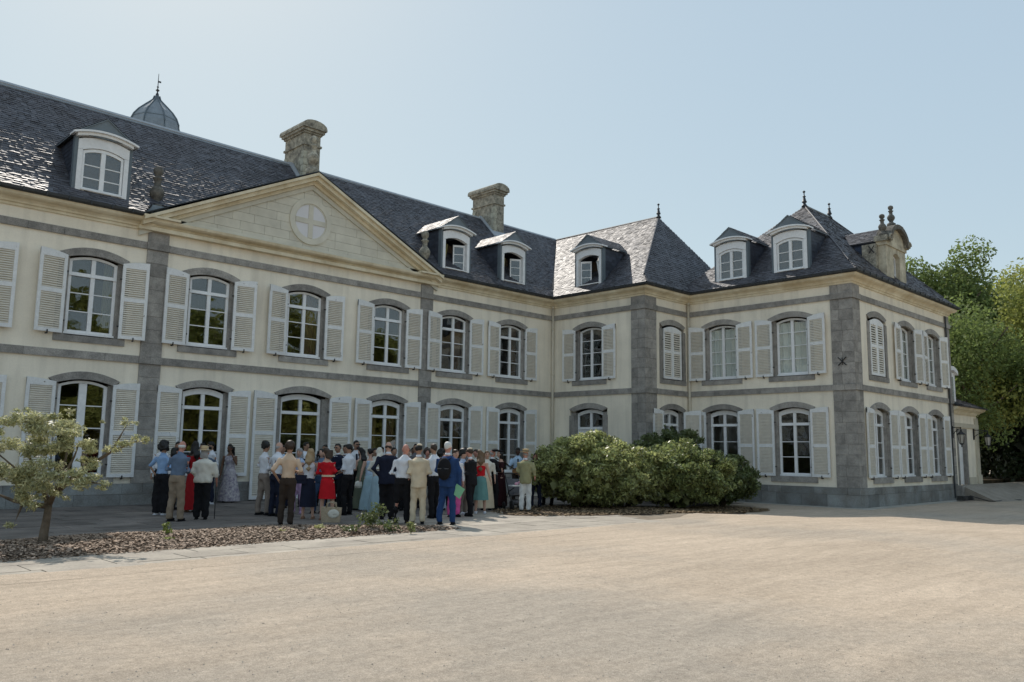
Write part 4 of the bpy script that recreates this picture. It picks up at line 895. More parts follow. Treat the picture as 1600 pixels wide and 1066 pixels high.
def reg1(r):
    x = -30 + 15.1 * r.random() ** .8; yb, yf = ylim(x), -10.95
    y = r.uniform(yf - .12, max(yb, yf) + .10) + r.gauss(0, .04)
    if x > -17.0 and (y > yb + .12): return None
    return x, y
def z1(x, y):
    yb, yf = ylim(x), -10.95; t = (y - yf) / max(.1, yb - yf); return (.065 * math.sin(math.pi * t) ** .6 * min(1, max(.05, (-15.0 - x) / 1.2 + .05))) if 0 < t < 1 else .0
link('bark_mulch', quads_mesh('bark_mulch', chips(reg1, 30000, .028, 3, z1), CHIP), kind='stuff', label='reddish brown bark chips covering the long bed')
BC = [(on_ground(912, 805, -.1), 2.6, 1.7), (on_ground(1000, 805, -.12), 2.4, 1.5), (on_ground(1090, 802, -.15), 2.4, 1.5), (on_ground(1150, 797, -.17), 1.7, 1.2)]
b = MB()
for (p, rx, ry) in BC:
    k = len(b.v); zc = gz(p.x) ; b.v.append((p.x, p.y + .4, zc + .03))
    for i in range(28):
        a = 2 * math.pi * i / 28; q = 1 + .08 * math.sin(5 * a + p.x); b.v.append((p.x + rx * q * math.cos(a), p.y + .4 + ry * q * math.sin(a), gz(p.x + rx * math.cos(a)) + .001))
    b.f += [(k, k + 1 + i, k + 1 + (i + 1) % 28) for i in range(28)]
link('shrub_bed', b.mesh('shrub_bed', SOIL), kind='structure', label='dark soil bed under the large shrubs')
def reg2(r):
    p, rx, ry = r.choice(BC); a = r.random() * 6.28; k = r.random() ** .5 * 1.05; return p.x + rx * k * math.cos(a), p.y + .4 + ry * k * math.sin(a)
link('leaf_litter', quads_mesh('leaf_litter', chips(reg2, 9000, .032, 9, lambda x, y: gz(x) + .01, .6), DRYL), kind='stuff', label='brown leaf litter under the large shrubs')

# cloud-pruned small tree at the left
q = on_ground(68, 853, 0); CT = thing('pruned_tree', 'small cloud-pruned tree with grey-green needle pads in the mulch bed', 'tree', (q.x, q.y, 0))
sc = (q - CPOS).dot(Fv) / FPX; rx_ = Vector((Rv.x, Rv.y, 0)).normalized(); fy_ = Vector((Fv.x, Fv.y, 0)).normalized()
def lp(px, py, d=0): v = rx_ * ((px - 68 + (853 - py) * -.02) * sc) + fy_ * d; return Vector((v.x, v.y, (853 - py) * sc))
b = MB(); b.tube([lp(66, 858), lp(67, 835), lp(70, 812), lp(72, 790)], [.088, .072, .062, .055], 10)
LIMBS = [[(72, 792, 0), (60, 770, .1), (45, 745, .15), (30, 715, .2), (20, 690, .25)], [(72, 790, 0), (85, 765, -.1), (100, 740, -.2), (112, 715, -.2), (120, 690, -.2)], [(85, 768, 0), (105, 745, .2), (130, 725, .3), (160, 705, .3), (195, 690, .3), (215, 686, .3)],
         [(70, 792, 0), (40, 790, .1), (10, 785, .2), (-20, 775, .3), (-50, 770, .3)], [(45, 745, .1), (20, 735, -.1), (-10, 710, -.2), (-35, 690, -.2)], [(72, 790, 0), (75, 760, .4), (78, 720, .6), (80, 690, .7)], [(100, 740, 0), (130, 752, -.3), (160, 755, -.4), (175, 758, -.4)], [(30, 790, 0), (25, 805, 0), (24, 815, -.1)], [(160, 705, .3), (172, 680, .3), (182, 662, .3)]]
for L_ in LIMBS: b.tube([lp(p[0], p[1], p[2] * .5) for p in L_], [(.05 if L_[0][0] in (72, 70) or L_[0][:2] == (85, 768) else .024) * (1 - .88 * i / (len(L_) - 1)) for i in range(len(L_))], 7)
link('trunk', b.mesh('trunk', BARK, True), CT)
PADS = [(30, 668, .2, 34), (2, 668, .1, 30), (75, 672, .5, 34), (112, 668, -.2, 30), (60, 700, .5, 30), (20, 705, .2, 34), (100, 698, -.2, 26), (135, 700, .2, 22), (-15, 700, -.2, 32), (85, 735, -.3, 34), (50, 745, 0, 36), (15, 750, .2, 32), (-20, 745, .1, 32), (120, 745, -.3, 26), (150, 752, -.4, 22), (172, 757, -.4, 14), (70, 768, -.2, 26), (30, 772, .1, 24), (95, 775, -.2, 16), (186, 692, .3, 13), (214, 686, .3, 14), (165, 705, .3, 14), (183, 657, .3, 11), (200, 662, .3, 8), (24, 818, -.1, 11), (-45, 765, .3, 26), (-50, 690, -.1, 30), (130, 725, .2, 18), (60, 790, -.1, 14), (150, 660, .3, 7), (110, 645, -.2, 10), (70, 650, .5, 14), (20, 645, .2, 16)]
cl = []
for px, py, d, r_ in PADS:
    for k in range(5 if r_ > 12 else 3):
        c = lp(px + rnd.uniform(-.7, .7) * r_, py + rnd.uniform(-.4, .4) * r_, d * .5 - .15 + rnd.uniform(-.5, .5) * r_ * sc); s_ = r_ * sc * rnd.uniform(.38, .6); cl.append((c.x, c.y, c.z, s_, s_, s_ * .55))
link('needle_pads', quads_mesh('needle_pads', leaves(cl, 18000, .038, .24, .1, .4, seed=8), LEAFP), CT)
# small weeds and rose in the bed
def weed(px, py, n, size, h, m, label, cat='plant', spread=.12, seed=1):
    p = on_ground(px, py, .03); t = thing('bed_plant', label, cat, (p.x, p.y, .0)); cl = [(rnd.uniform(-1, 1) * spread, rnd.uniform(-1, 1) * spread, h * rnd.uniform(.3, 1), spread * .6, spread * .6, h * .25) for i in range(7)]
    link('leaves', quads_mesh('leaves', leaves(cl, n, size, .5, .1, .3, seed=seed), m), t)
    b = MB()
    for i in range(5): a = i * 1.3; b.tube([(0, 0, 0), (math.cos(a) * spread * .4, math.sin(a) * spread * .4, h * .5), (math.cos(a) * spread * .8, math.sin(a) * spread * .8, h * .95)], [.006, .005, .003], 4)
    link('stems', b.mesh('stems', LEAFB2), t)
LIME = mat('lime_leaf', (.30, .36, .09), .6, .3, .2, 6, isl=.3, trans=.3); PALEY = mat('pale_yellow_petal', (.62, .60, .30), .7, .3, .1, isl=.2, trans=.2)
weed(262, 838, 130, .030, .26, LIME, 'thin lime-green seedling nearest the tree in the bed', seed=2, spread=.07); weed(258, 846, 90, .03, .10, LIME, 'low pale green tuft at the foot of the lime seedling', seed=3)
weed(441, 833, 70, .028, .09, PALEY, 'small pale yellow tuft behind the man in brown trousers', seed=4, spread=.06); weed(455, 831, 70, .028, .08, PALEY, 'tiny cream tuft right of the yellow one', seed=5, spread=.06)
weed(500, 829, 140, .03, .13, PALEY, 'pale yellow flowering tuft left of the beige tote', seed=6, spread=.09); weed(357, 834, 50, .028, .06, PALEY, 'tiny cream tuft in the middle of the mulch bed', seed=12, spread=.06)
weed(582, 828, 420, .035, .50, LEAFB2, 'straggly young rose bush near the pointed end of the bed', 'rose bush', spread=.22, seed=7); weed(612, 830, 240, .03, .26, LEAFB2, 'low leafy plant right of the young rose bush', spread=.2, seed=8); weed(642, 832, 130, .028, .22, LEAFB, 'small upright green sprig at the tip of the bed', spread=.07, seed=9)
weed(552, 831, 160, .03, .15, LEAFB2, 'low dark leafy patch left of the rose bush', spread=.2, seed=10)

# ------------------------------------------------------------------ people
BAKE = []     # (object name, MB remeshed, voxel, MB extra, material, parent, wrinkle)
def cloth(nm, c, var=.12): return mat('cloth_' + nm, c, .88, .2, var, 7, fine=.04, bscale=14, bump=1.0)
SKINS = {'l': mat('skin_light', (.52, .32, .24), .6, .35, .05), 't': mat('skin_tan', (.36, .21, .14), .6, .35, .05), 'b': mat('skin_brown', (.16, .085, .05), .6, .35, .05), 'd': mat('skin_dark', (.07, .038, .025), .55, .4, .05), 'r': mat('skin_ruddy', (.50, .24, .18), .6, .35, .05)}
HAIRS = {'black': mat('hair_black', (.010, .009, .008), .55, .4, .1), 'brown': mat('hair_brown', (.045, .028, .018), .55, .4, .1), 'lbrown': mat('hair_light_brown', (.14, .085, .045), .55, .4, .1), 'blond': mat('hair_blond', (.34, .24, .13), .55, .4, .1), 'grey': mat('hair_grey', (.33, .32, .31), .6, .3, .1), 'white': mat('hair_white', (.66, .65, .62), .6, .3, .1)}
COLS = dict(white=(.70, .72, .76), offwhite=(.68, .66, .58), lblue=(.26, .40, .62), sky=(.42, .55, .68), steel=(.13, .18, .26), black=(.012, .012, .014), navy=(.014, .018, .036), blue=(.022, .055, .15), beige=(.62, .47, .34), cream=(.66, .56, .40), khaki=(.28, .22, .16), taupe=(.24, .20, .17), brown=(.045, .033, .026), red=(.50, .012, .02), dred=(.30, .012, .016), lilac=(.48, .34, .52), grey=(.14, .14, .15), sage=(.15, .17, .12), pblue=(.36, .50, .56), olive=(.30, .29, .16), burg=(.035, .010, .012), teal=(.13, .28, .27), pink=(.72, .12, .36), denim=(.05, .09, .17), floral=(.44, .42, .46), tan=(.30, .18, .12), lpink=(.62, .56, .60), paper=(.7, .72, .7))
CL = {k: cloth(k, v) for k, v in COLS.items()}
def print_mat(nm, c1, c2, scale):
    m = mat(nm, c1, .88, .2, 0, scale, col2=c2); return m
CL['floral'] = mat('cloth_floral_print', (.62, .58, .56), .88, .2, 0, 14, col2=(.20, .17, .24), fine=.1); CL['bprint'] = mat('cloth_blue_print', (.5, .55, .66), .88, .2, 0, 42, col2=(.03, .05, .2)); CL['lprint'] = mat('cloth_pale_blue_print', (.55, .62, .72), .88, .2, 0, 14, col2=(.20, .30, .50))
ARMS = {'down': ((.245, -.02, 1.14), (.27, .04, .89), 0), 'fold': ((.25, -.02, 1.14), (.07, .25, 1.10), 0), 'face': ((.22, .12, 1.15), (.075, .17, 1.46), 0), 'pocket': ((.33, -.09, 1.16), (.19, .03, .96), 0), 'raise': ((.25, .12, 1.16), (.13, .30, 1.28), 0), 'cane': ((.27, .0, 1.12), (.30, .12, .90), 0), 'back': ((.25, -.10, 1.15), (.08, -.17, .98), 0), 'play': ((.28, .02, 1.16), (-.02, .22, 1.10), 0), 'neck': ((.27, .10, 1.16), (.42, .26, 1.28), 0)}
PEOPLE = []
def person(label, px, fy, h, rel, skin='l', hair=('short', 'brown'), top=('shirt', 'white'), bottom=('trousers', 'black'), arms=('down', 'down'), shoes='black', build=1.0, lean=0.0, extra=(), turn=0, z=None, step=.0):
    if z is None:
        z = 0.0; q = on_ground(px, fy, z); z = gz(q.x); q = on_ground(px, fy, z)
    k = h / 1.75; th = -R(44.58) + math.atan((800 - px) / FPX) - R(rel)
    P = thing('person', label, 'person', (q.x, q.y, z + .004), th, 'wedding guests on the terrace'); P.scale = (k, k, k)
    sk = SKINS[skin]; B_ = build; body = MB(); ln = lean
    rr_ = random.Random(int(px * 3 + fy)); tilt = rr_.gauss(0, .045); ln += rr_.gauss(.01, .03); sway = rr_.gauss(0, .018); stn = rr_.uniform(-.012, .035); bend = rr_.choice((-1, 1))
    def Lz(p): x, y, zz = p; return (x + tilt * max(0, zz - 1.0) + sway * min(1, max(0, zz - .1)), y + ln * max(0, zz - .9), zz)
    def T(pts, rad, m, n=10, flat=1.0): m.tube([Lz(p) for p in pts], rad, n, flat)
    torso = [(0, 0, .86), (0, 0, .97), (0, 0, 1.12), (0, .01, 1.28), (0, 0, 1.40), (0, 0, 1.475)]
    fem = top[0] in ('tank', 'dress', 'halter') or len(hair) > 2
    tr = [.14, .155, .125, .15, .155, .08] if not fem else [.135, .155, .112, .135, .135, .07]; tr = [a * B_ for a in tr]
    T(torso, tr, body, 12, .70)
    if fem: body.ell(Lz((-.065, .085, 1.28)), (.06, .05, .06)); body.ell(Lz((.065, .085, 1.28)), (.06, .05, .06))
    T([(0, -.005, 1.44), (0, .015, 1.60)], [.058, .052], body)
    c = Lz((0, .03, 1.655)); hd = body
    hd.ell(c, (.076, .096, .115)); hd.ell((c[0], c[1] + .022, c[2] - .055), (.055, .066, .058)); hd.ell((c[0], c[1] + .096, c[2] - .012), (.014, .020, .026)); hd.ell((c[0] - .078, c[1], c[2] - .01), (.012, .02, .028)); hd.ell((c[0] + .078, c[1], c[2] - .01), (.012, .02, .028))
    legs = [[(s * .085, 0, .93), (s * (.10 + stn * .5), .02 + s * step * .5 + (.045 if s == bend else 0), .50), (s * (.105 + stn), s * step + (.03 if s == bend else -.01), .085)] for s in (-1, 1)]
    for L_ in legs: T(L_, [.088 * B_, .056, .036], body); body.ell((L_[2][0], L_[2][1] + .055, .042), (.038, .115, .04))
    ex = MB(); aw = []
    for i, s in enumerate((-1, 1)):
        e, wv, _ = ARMS[arms[i]]; sx = .185 * (B_ * .5 + .5) if not fem else .165
        j = [rr_.gauss(0, .022) for _ in range(6)] if arms[i] not in ('cane', 'face', 'play', 'neck') else [0] * 6; e = (s * (e[0] * (1 if not fem else .93) + (B_ - 1) * .12) + j[0], e[1] + j[1], e[2] + j[2]); wv = (s * (wv[0] + (B_ - 1) * .06) + j[3], wv[1] + j[4], wv[2] + j[5] * 2); sh = (s * sx, 0, 1.405)
        aw.append((sh, e, wv)); T([sh, e, wv], [.052, .040, .026], body)
        d = (Vector(wv) - Vector(e)).normalized(); hp = Vector(Lz(wv)) + d * .045; body.ell(hp, (.022, .034, .040) if abs(d.z) > .6 else (.032, .036, .022)); 
        sd = d.cross(Vector((0, 0, 1)) if abs(d.z) < .8 else Vector((1, 0, 0))).normalized(); cu = d.cross(sd) * (.35 if i else -.35)
        for f in range(4):
            o = hp + d * .025 + sd * (f - 1.5) * .0165; ln_ = (.036, .042, .040, .031)[f]; ex.tube([o, o + d * ln_ + cu * ln_ * .3, o + d * ln_ * 1.5 + cu * ln_ * 1.2], [.0092, .0082, .006], 5)
        o = hp - d * .01 + sd * .025; ex.tube([o, o + sd * .02 + d * .025, o + sd * .022 + d * .05], [.010, .009, .007], 5)
    BAKE.append(('body', body, .0185, ex, sk, P, 0))
    # face details
    fb = MB(); fc = (c[0], c[1] + .088, c[2] + .008)
    if 'glasses' in extra: fb.ell((-.032, fc[1] + .006, fc[2]), (.030, .012, .020)); fb.ell((.032, fc[1] + .006, fc[2]), (.030, .012, .020)); fb.box(-.012, .012, fc[1] + .005, fc[1] + .012, fc[2], fc[2] + .008); link('sunglasses', fb.mesh('sunglasses', IRON, True), P)
    else:
        for s in (-1, 1): fb.ell((s * .030, fc[1] - .002, fc[2]), (.012, .008, .007)); fb.box(s * .030 - .016, s * .030 + .016, fc[1] - .01, fc[1] + .004, fc[2] + .017, fc[2] + .022)
        link('eyes', fb.mesh('eyes', HAIRS['black'], True), P)
    mb = MB(); mb.ell((0, c[1] + .082, c[2] - .052), (.024, .01, .007)); link('mouth', mb.mesh('mouth', mat('lips', (.32, .10, .09), .5, .4, .05)), P)
    # clothes
    def sleeves(m, cut, add, e2=0):
        for sh, e, wv in aw:
            if cut == 0: continue
            if cut == 1: m2 = tuple(sh[i] + (e[i] - sh[i]) * .62 for i in range(3)); T([sh, m2], [.058 + add, .056 + add], m)
            elif cut == 2: m2 = tuple(e[i] + (wv[i] - e[i]) * .35 for i in range(3)); T([sh, e, m2], [.056 + add, .048 + add, .042 + add], m)
            else: m2 = tuple(e[i] + (wv[i] - e[i]) * .93 for i in range(3)); T([sh, e, m2], [.056 + add, .047 + add, .034 + add], m)
    kind, colr = top[0], top[1]; bot = MB(); tp = MB(); z0 = .93
    if bottom[0] == 'trousers':
        T([(0, 0, .86), (0, 0, 1.0), (0, 0, 1.03)], [.155 * B_, .158 * B_, .14 * B_], bot, 12, .74)
        wl = bottom[2] if len(bottom) > 2 else 1.0
        for L_ in legs: T([(L_[0][0], 0, .94), L_[1], (L_[2][0], L_[2][1], .30), (L_[2][0], L_[2][1], .055)], [.098 * B_, .074 * wl, .068 * wl, .066 * wl], bot, 12)
        BAKE.append(('trousers', bot, .028, None, CL[bottom[1]], P, .009))
    elif bottom[0] == 'skirt':
        hem = bottom[2]; fl_ = bottom[3] if len(bottom) > 3 else 1.0; nn = 40; ks = [(1.04, .118), (.97, .158), (.88, .172), (.6, .18 + .035 * fl_), (max(hem, .3), .19 + .08 * fl_), (hem, .195 + .10 * fl_)] if hem < .3 else [(1.04, .118), (.97, .158), (.88, .172), ((.88 + hem) / 2, .178 + .03 * fl_), (hem, .185 + .05 * fl_)]
        vs = []
        for (zz, rr) in ks:
            for i in range(nn):
                a = 2 * math.pi * i / nn; m_ = 1 + .035 * fl_ * math.sin(a * 10 + zz * 2) * min(1, (1.0 - zz) * 2) if zz < .95 else 1
                vs.append(Lz((rr * B_ * m_ * math.cos(a), rr * B_ * m_ * .82 * math.sin(a), zz)))
        K = len(ks); bot.add(vs, [(j * nn + i, (j + 1) * nn + i, (j + 1) * nn + (i + 1) % nn, j * nn + (i + 1) % nn) for j in range(K - 1) for i in range(nn)] + [tuple(range(nn))])
        link('skirt', bot.mesh('skirt', CL[bottom[1]], True), P)
    tt = [a + .016 for a in tr]
    if kind in ('shirt', 'tee', 'vest', 'cardigan', 'blouse'):
        T([(0, 0, 1.0)] + torso[2:] if kind != 'cardigan' else [(0, 0, .90)] + torso[1:], ([.158 * B_] + [a + .004 for a in tt[2:]]) if kind != 'cardigan' else [a + .02 for a in [tt[0]] + tt[1:]], tp, 12, .74)
        if kind != 'tee': T([(0, -.005, 1.46), (0, .01, 1.53)], [.068, .066], tp)
        sleeves(tp, {'tee': 1, 'cardigan': 2, 'blouse': 2}.get(kind, 3 if 'rolled' not in extra else 2), .006 if kind != 'cardigan' else .02)
    elif kind == 'jacket':
        T([(0, 0, .80), (0, 0, .93)] + torso[2:], [.178 * B_, .182 * B_, tt[2] + .028, tt[3] + .026, tt[4] + .024, .085], tp, 14, .76); sleeves(tp, 3, .016)
        col = MB(); T([(0, -.004, 1.47), (0, .012, 1.525)], [.063, .060], col); link('collar', col.mesh('collar', CL['white'], True), P)
        if abs(((rel + 180) % 360) - 180) > 60:      # shirt front and lapels face us
            sf = MB(); yy = .118; sf.add([Lz((-.055, yy - .012, 1.43)), Lz((.055, yy - .012, 1.43)), Lz((.012, yy + .012, 1.17)), Lz((-.012, yy + .012, 1.17))], [(0, 1, 2, 3)]); sf.f.append((3, 2, 1, 0)) if False else None; sf = MB().slab([Lz((-.055, .105, 1.44)), Lz((.055, .105, 1.44)), Lz((.014, .137, 1.14)), Lz((-.014, .137, 1.14))], (0, .016, 0)); link('shirt_front', sf.mesh('shirt_front', CL['white']), P)
    elif kind in ('tank', 'dress'):
        T([(0, 0, .98)] + torso[2:5] + [(0, 0, 1.43)], [.15 * B_, tt[2], tt[3] + .002, tt[4] - .01, .085 * B_ + .01], tp, 12, .76); tp.ell(Lz((-.065, .09, 1.28)), (.068, .056, .066)); tp.ell(Lz((.065, .09, 1.28)), (.068, .056, .066)); sleeves(tp, top[2] if len(top) > 2 else 0, .006)
    elif kind == 'halter':
        T([(0, .0, 1.02), (0, 0, 1.12), (0, .01, 1.28), (0, .02, 1.38)], [.135, tt[2], tt[3], tt[4] - .04], tp, 12, .76); T([(0, .02, 1.36), (0, .01, 1.47)], [.05, .066], tp)
    if kind == 'vest':
        vv = MB(); T([(0, 0, .95), (0, 0, 1.12), (0, .01, 1.28), (0, 0, 1.38)], [.165 * B_, tt[2] + .016, tt[3] + .014, tt[4] - .03], vv, 12, .76); BAKE.append(('waistcoat', vv, .028, None, CL[top[2]], P, .004))
    BAKE.append((kind if kind != 'tee' else 'shirt', tp, .026, None, CL[colr], P, .008))
    # shoes
    for L_ in legs:
        sh = MB(); sh.ell((L_[2][0], L_[2][1] + .055, .038), (.045, .13, .042)); sh.box(L_[2][0] - .04, L_[2][0] + .04, L_[2][1] - .07, L_[2][1] + .16, .0, .018); link('shoe', sh.mesh('shoe', CL[shoes], True), P)
    # hair
    hs = hair[0]; hm = HAIRS[hair[1]]; hb_ = MB(); cx_, cy_, cz_ = c
    if hs in ('short', 'long', 'bob', 'bun', 'ring'):
        if hs != 'ring': hb_.ell((cx_, cy_ - .018, cz_ + .030), (.084, .098, .096), 14, 10); hb_.ell((cx_, cy_ + .035, cz_ + .082), (.062, .055, .035))
        else: hb_.ell((cx_, cy_ - .022, cz_ - .005), (.083, .086, .055), 14, 8)
    if hs == 'curly':
        rr = random.Random(int(px)); hb_.ell((cx_, cy_ - .02, cz_ + .04), (.105, .11, .105)); big = hair[2] if len(hair) > 2 else 1.0
        for i in range(34):
            v = Vector((rr.gauss(0, 1), rr.gauss(-.25, 1), rr.gauss(.35, 1))).normalized()
            if v.y > .55 and v.z < .5: continue
            hb_.ell((cx_ + v.x * .095 * big, cy_ - .02 + v.y * .10 * big, cz_ + .035 + v.z * .10 * big), (.036 * big,) * 3, 6, 5)
    if hs == 'long':
        l = hair[2]; hb_.tube([(0, cy_ - .045, cz_ + .05), (0, cy_ - .085, cz_ - .10), (0, -.125 + ln * .5, 1.42), (.01, -.13 + ln * .4, 1.42 - l), (.01, -.13, 1.36 - l)], [.075, .09, .10, .075, .02], 10, .55)
        for s in (-1, 1): hb_.tube([(s * .07, cy_ - .01, cz_ + .04), (s * .088, cy_ + .0, cz_ - .08), (s * .09, .0, 1.45), (s * .075, -.02, 1.42 - l * .6)], [.03, .035, .035, .012], 7)
    if hs == 'bob':
        hb_.tube([(0, cy_ - .03, cz_ + .06), (0, cy_ - .04, cz_ - .06), (0, cy_ - .045, cz_ - .15)], [.08, .105, .085], 12, .8)
    if hs == 'bun': hb_.ell((cx_, cy_ - .11, cz_ + .05), (.05, .045, .05))
    if hs == 'veil':
        hb_.ell((cx_, cy_ - .02, cz_ + .025), (.092, .108, .108), 14, 10); hb_.tube([(0, cy_ - .05, cz_ + .05), (0, cy_ - .09, cz_ - .12), (0, -.12, 1.38), (0, -.13, 1.2)], [.08, .10, .14, .15], 12, .55)
    if hs != 'bald': BAKE.append(('headscarf' if hs == 'veil' else 'hair', hb_, .018, None, hm if hs != 'veil' else CL['offwhite'], P, .012 if hs != 'short' else .009))
    if 'beard' in extra: q2 = MB(); q2.ell((0, c[1] + .038, c[2] - .068), (.058, .056, .045)); link('beard', q2.mesh('beard', HAIRS['black'], True), P)
    if 'kippah' in extra: q2 = MB(); q2.ell((0, c[1] - .03, c[2] + .098), (.062, .062, .035)); link('skullcap', q2.mesh('skullcap', CL['cream'], True), P)
    if 'beret' in extra or 'cap' in extra: q2 = MB(); q2.ell((0, c[1] - .01, c[2] + .095), (.10, .11, .045)); link('cap', q2.mesh('cap', CL['black'], True), P)
    if 'hat' in extra or 'boater' in extra:
        q2 = MB(); bo = 'boater' in extra; q2.lathe([(.155, .0), (.16, .008), (.095, .02), (.09, .05), (.088, .10), (.06, .118), (.01, .12)] if not bo else [(.165, 0), (.165, .012), (.09, .014), (.088, .10), (.01, .104)], (0, c[1] - .01, c[2] + .052), 20, 1, 1.15); ht = link('straw_hat', q2.mesh('straw_hat', mat('straw', (.58, .45, .27), .85, .2, .1, 20, fine=.1), False), P)
        q3 = MB(); q3.lathe([(.0935, .018), (.0925, .045)], (0, c[1] - .01, c[2] + .052), 20, 1, 1.15); link('hat_band', q3.mesh('hat_band', CL['black'] if bo else CL['tan']), P)
    if 'tie' in extra: q2 = MB().slab([Lz((-.022, .118, 1.42)), Lz((.022, .118, 1.42)), Lz((.03, .150, 1.12)), Lz((0, .150, 1.08)), Lz((-.03, .150, 1.12))], (0, .012, 0)); link('necktie', q2.mesh('necktie', CL['navy']), P)
    if 'suspenders' in extra:
        for s in (-1, 1): q2 = MB(); q2.tube([Lz((s * .07, .128, 1.05)), Lz((s * .085, .13, 1.30)), Lz((s * .09, .05, 1.475)), Lz((s * .08, -.11, 1.38)), Lz((s * .03, -.125, 1.15)), Lz((s * .07, -.125, 1.02))], .013, 5, .5); link('suspender', q2.mesh('suspender', CL['navy']), P)
    if 'belt' in extra: q2 = MB(); q2.lathe([(.166, 1.055), (.166, 1.10)], (0, 0, 0), 20, 1, .76); link('belt', q2.mesh('belt', CL['cream']), P)
    P['hands'] = 0; del P['hands']; PEOPLE.append(P); return P
def wpos(P, v):
    k = P.scale[0]; th = P.rotation_euler[2]; c, s = math.cos(th), math.sin(th); x, y, z = v[0] * k, v[1] * k, v[2] * k
    return (P.location[0] + c * x - s * y, P.location[1] + s * x + c * y, P.location[2] + z)
def held(P, name, label, cat, v, mb, m, rz=0, sm=False):
    return link(name, mb.mesh(name, m, sm), None, wpos(P, v), P.rotation_euler[2] + rz, None, label, cat)
# left group
person('dark-haired man in white shirt at the far left, face half hidden by curly hair', 246, 791, 1.76, 160, 't', ('short', 'black'), ('shirt', 'white'), ('trousers', 'black'), extra=('beard', 'glasses'))
person('guest with big curly black hair, light blue shirt and wide black trousers', 249, 805, 1.70, 40, 't', ('curly', 'black', 1.3), ('blouse', 'lblue'), ('trousers', 'black', 1.45), ('pocket', 'fold'), shoes='white')
person('bearded man in grey tee behind the white-haired man', 273, 789, 1.76, 190, 't', ('short', 'black'), ('tee', 'grey'), ('trousers', 'black'), extra=('beard',))
person('short dark-haired woman in white top between blue shirts', 265, 797, 1.60, 60, 'r', ('bob', 'black'), ('tee', 'white'), ('trousers', 'black'), ('fold', 'fold'))
w5 = person('old white-haired man in steel blue shirt and khaki trousers leaning forward', 272, 815, 1.74, 35, 'r', ('ring', 'white'), ('shirt', 'steel'), ('trousers', 'khaki', 1.15), ('fold', 'fold'), 'black', 1.12, .07, step=.05)
person('woman in long red dress with waist-length black hair, back turned', 299, 800, 1.76, -20, 'd', ('long', 'black', .32), ('dress', 'dred', 1), ('skirt', 'dred', .06, .7), ('fold', 'fold'), 'tan')
person('man in pale blue shirt behind the long-haired woman in red', 314, 787, 1.74, 200, 't', ('short', 'black'), ('shirt', 'sky'), ('trousers', 'navy'))
person('bearded man in sunglasses with white shirt and grey waistcoat, facing left', 327, 788, 1.78, -110, 't', ('short', 'black'), ('vest', 'white', 'steel'), ('trousers', 'navy'), ('fold', 'down'), 'white', extra=('beard', 'glasses'))
wh = person('elderly woman in straw hat and cream cardigan leaning on a black cane', 313, 812, 1.60, 8, 'r', ('bob', 'grey'), ('cardigan', 'offwhite'), ('trousers', 'black', 1.3), ('fold', 'cane'), 'black', 1.28, extra=('hat',))
wf = person('woman in long floral sleeveless dress and sunglasses against the shutter', 357, 785, 1.72, 190, 'b', ('long', 'black', .22), ('dress', 'floral'), ('skirt', 'floral', .04, 1.1), ('face', 'down'), 'black', 1.08, extra=('glasses',))
# centre group
wj = person('curly-haired man in white shirt with taupe trousers facing right', 409, 805, 1.76, 60, 't', ('curly', 'black', .95), ('shirt', 'white'), ('trousers', 'taupe', 1.05), ('fold', 'fold'), step=.04)
person('greying man in white shirt and navy suspenders', 428, 807, 1.76, 50, 'l', ('ring', 'grey'), ('shirt', 'white'), ('trousers', 'navy'), ('fold', 'fold'), extra=('suspenders',), build=1.08)
person('man in peach beige shirt and dark brown trousers, nearest the mulch bed', 445, 822, 1.75, 10, 't', ('curly', 'brown', .9), ('shirt', 'beige'), ('trousers', 'brown', 1.0), ('pocket', 'fold'), 'black', extra=('rolled',))
person('smiling older woman in lilac trouser suit facing the camera', 464, 803, 1.62, 200, 'l', ('bob', 'grey'), ('blouse', 'lprint'), ('trousers', 'lilac', 1.25), ('fold', 'fold'), 'lilac')
person('dark-haired man in black waistcoat behind the lilac suit', 473, 792, 1.80, 150, 't', ('short', 'black'), ('vest', 'white', 'black'), ('trousers', 'black'))
wb = person('woman with long wavy blond hair, white sleeveless top and long navy skirt', 480, 811, 1.62, 12, 'l', ('long', 'blond', .16), ('tank', 'white'), ('skirt', 'navy', .30, .45), ('fold', 'fold'), 'tan')
person('dark-haired woman in denim trousers beside the blond woman', 497, 802, 1.62, -150, 'l', ('long', 'black', .15), ('blouse', 'steel'), ('trousers', 'denim'), ('fold', 'fold'))
person('dark-haired man at the back near the door jamb', 501, 790, 1.74, 180, 't', ('short', 'black'), ('shirt', 'grey'), ('trousers', 'black'))
person('woman with brown bob in short red dress with pale belt, back turned', 510, 813, 1.64, 12, 'l', ('bob', 'brown'), ('dress', 'red', 3), ('skirt', 'red', .52, .5), ('fold', 'fold'), 'tan', extra=('belt',))
person('man in dark suit and navy tie with sunglasses looking left', 526, 797, 1.76, -140, 't', ('short', 'black'), ('jacket', 'navy'), ('trousers', 'black'), ('fold', 'fold'), extra=('glasses', 'tie'))
person('slim man in white shirt and black trousers facing left', 542, 805, 1.74, -50, 't', ('short', 'black'), ('shirt', 'white'), ('trousers', 'black'), ('fold', 'fold'), extra=('rolled',), step=.04)
person('tall bearded man in sunglasses, white shirt and dark tie facing the camera', 555, 795, 1.86, 175, 't', ('short', 'black'), ('shirt', 'white'), ('trousers', 'black'), extra=('beard', 'glasses', 'tie'))
person('woman with long black curls in sage green dress', 563, 797, 1.66, -30, 'l', ('long', 'black', .15), ('dress', 'sage'), ('skirt', 'sage', .05, .6), ('fold', 'fold'))
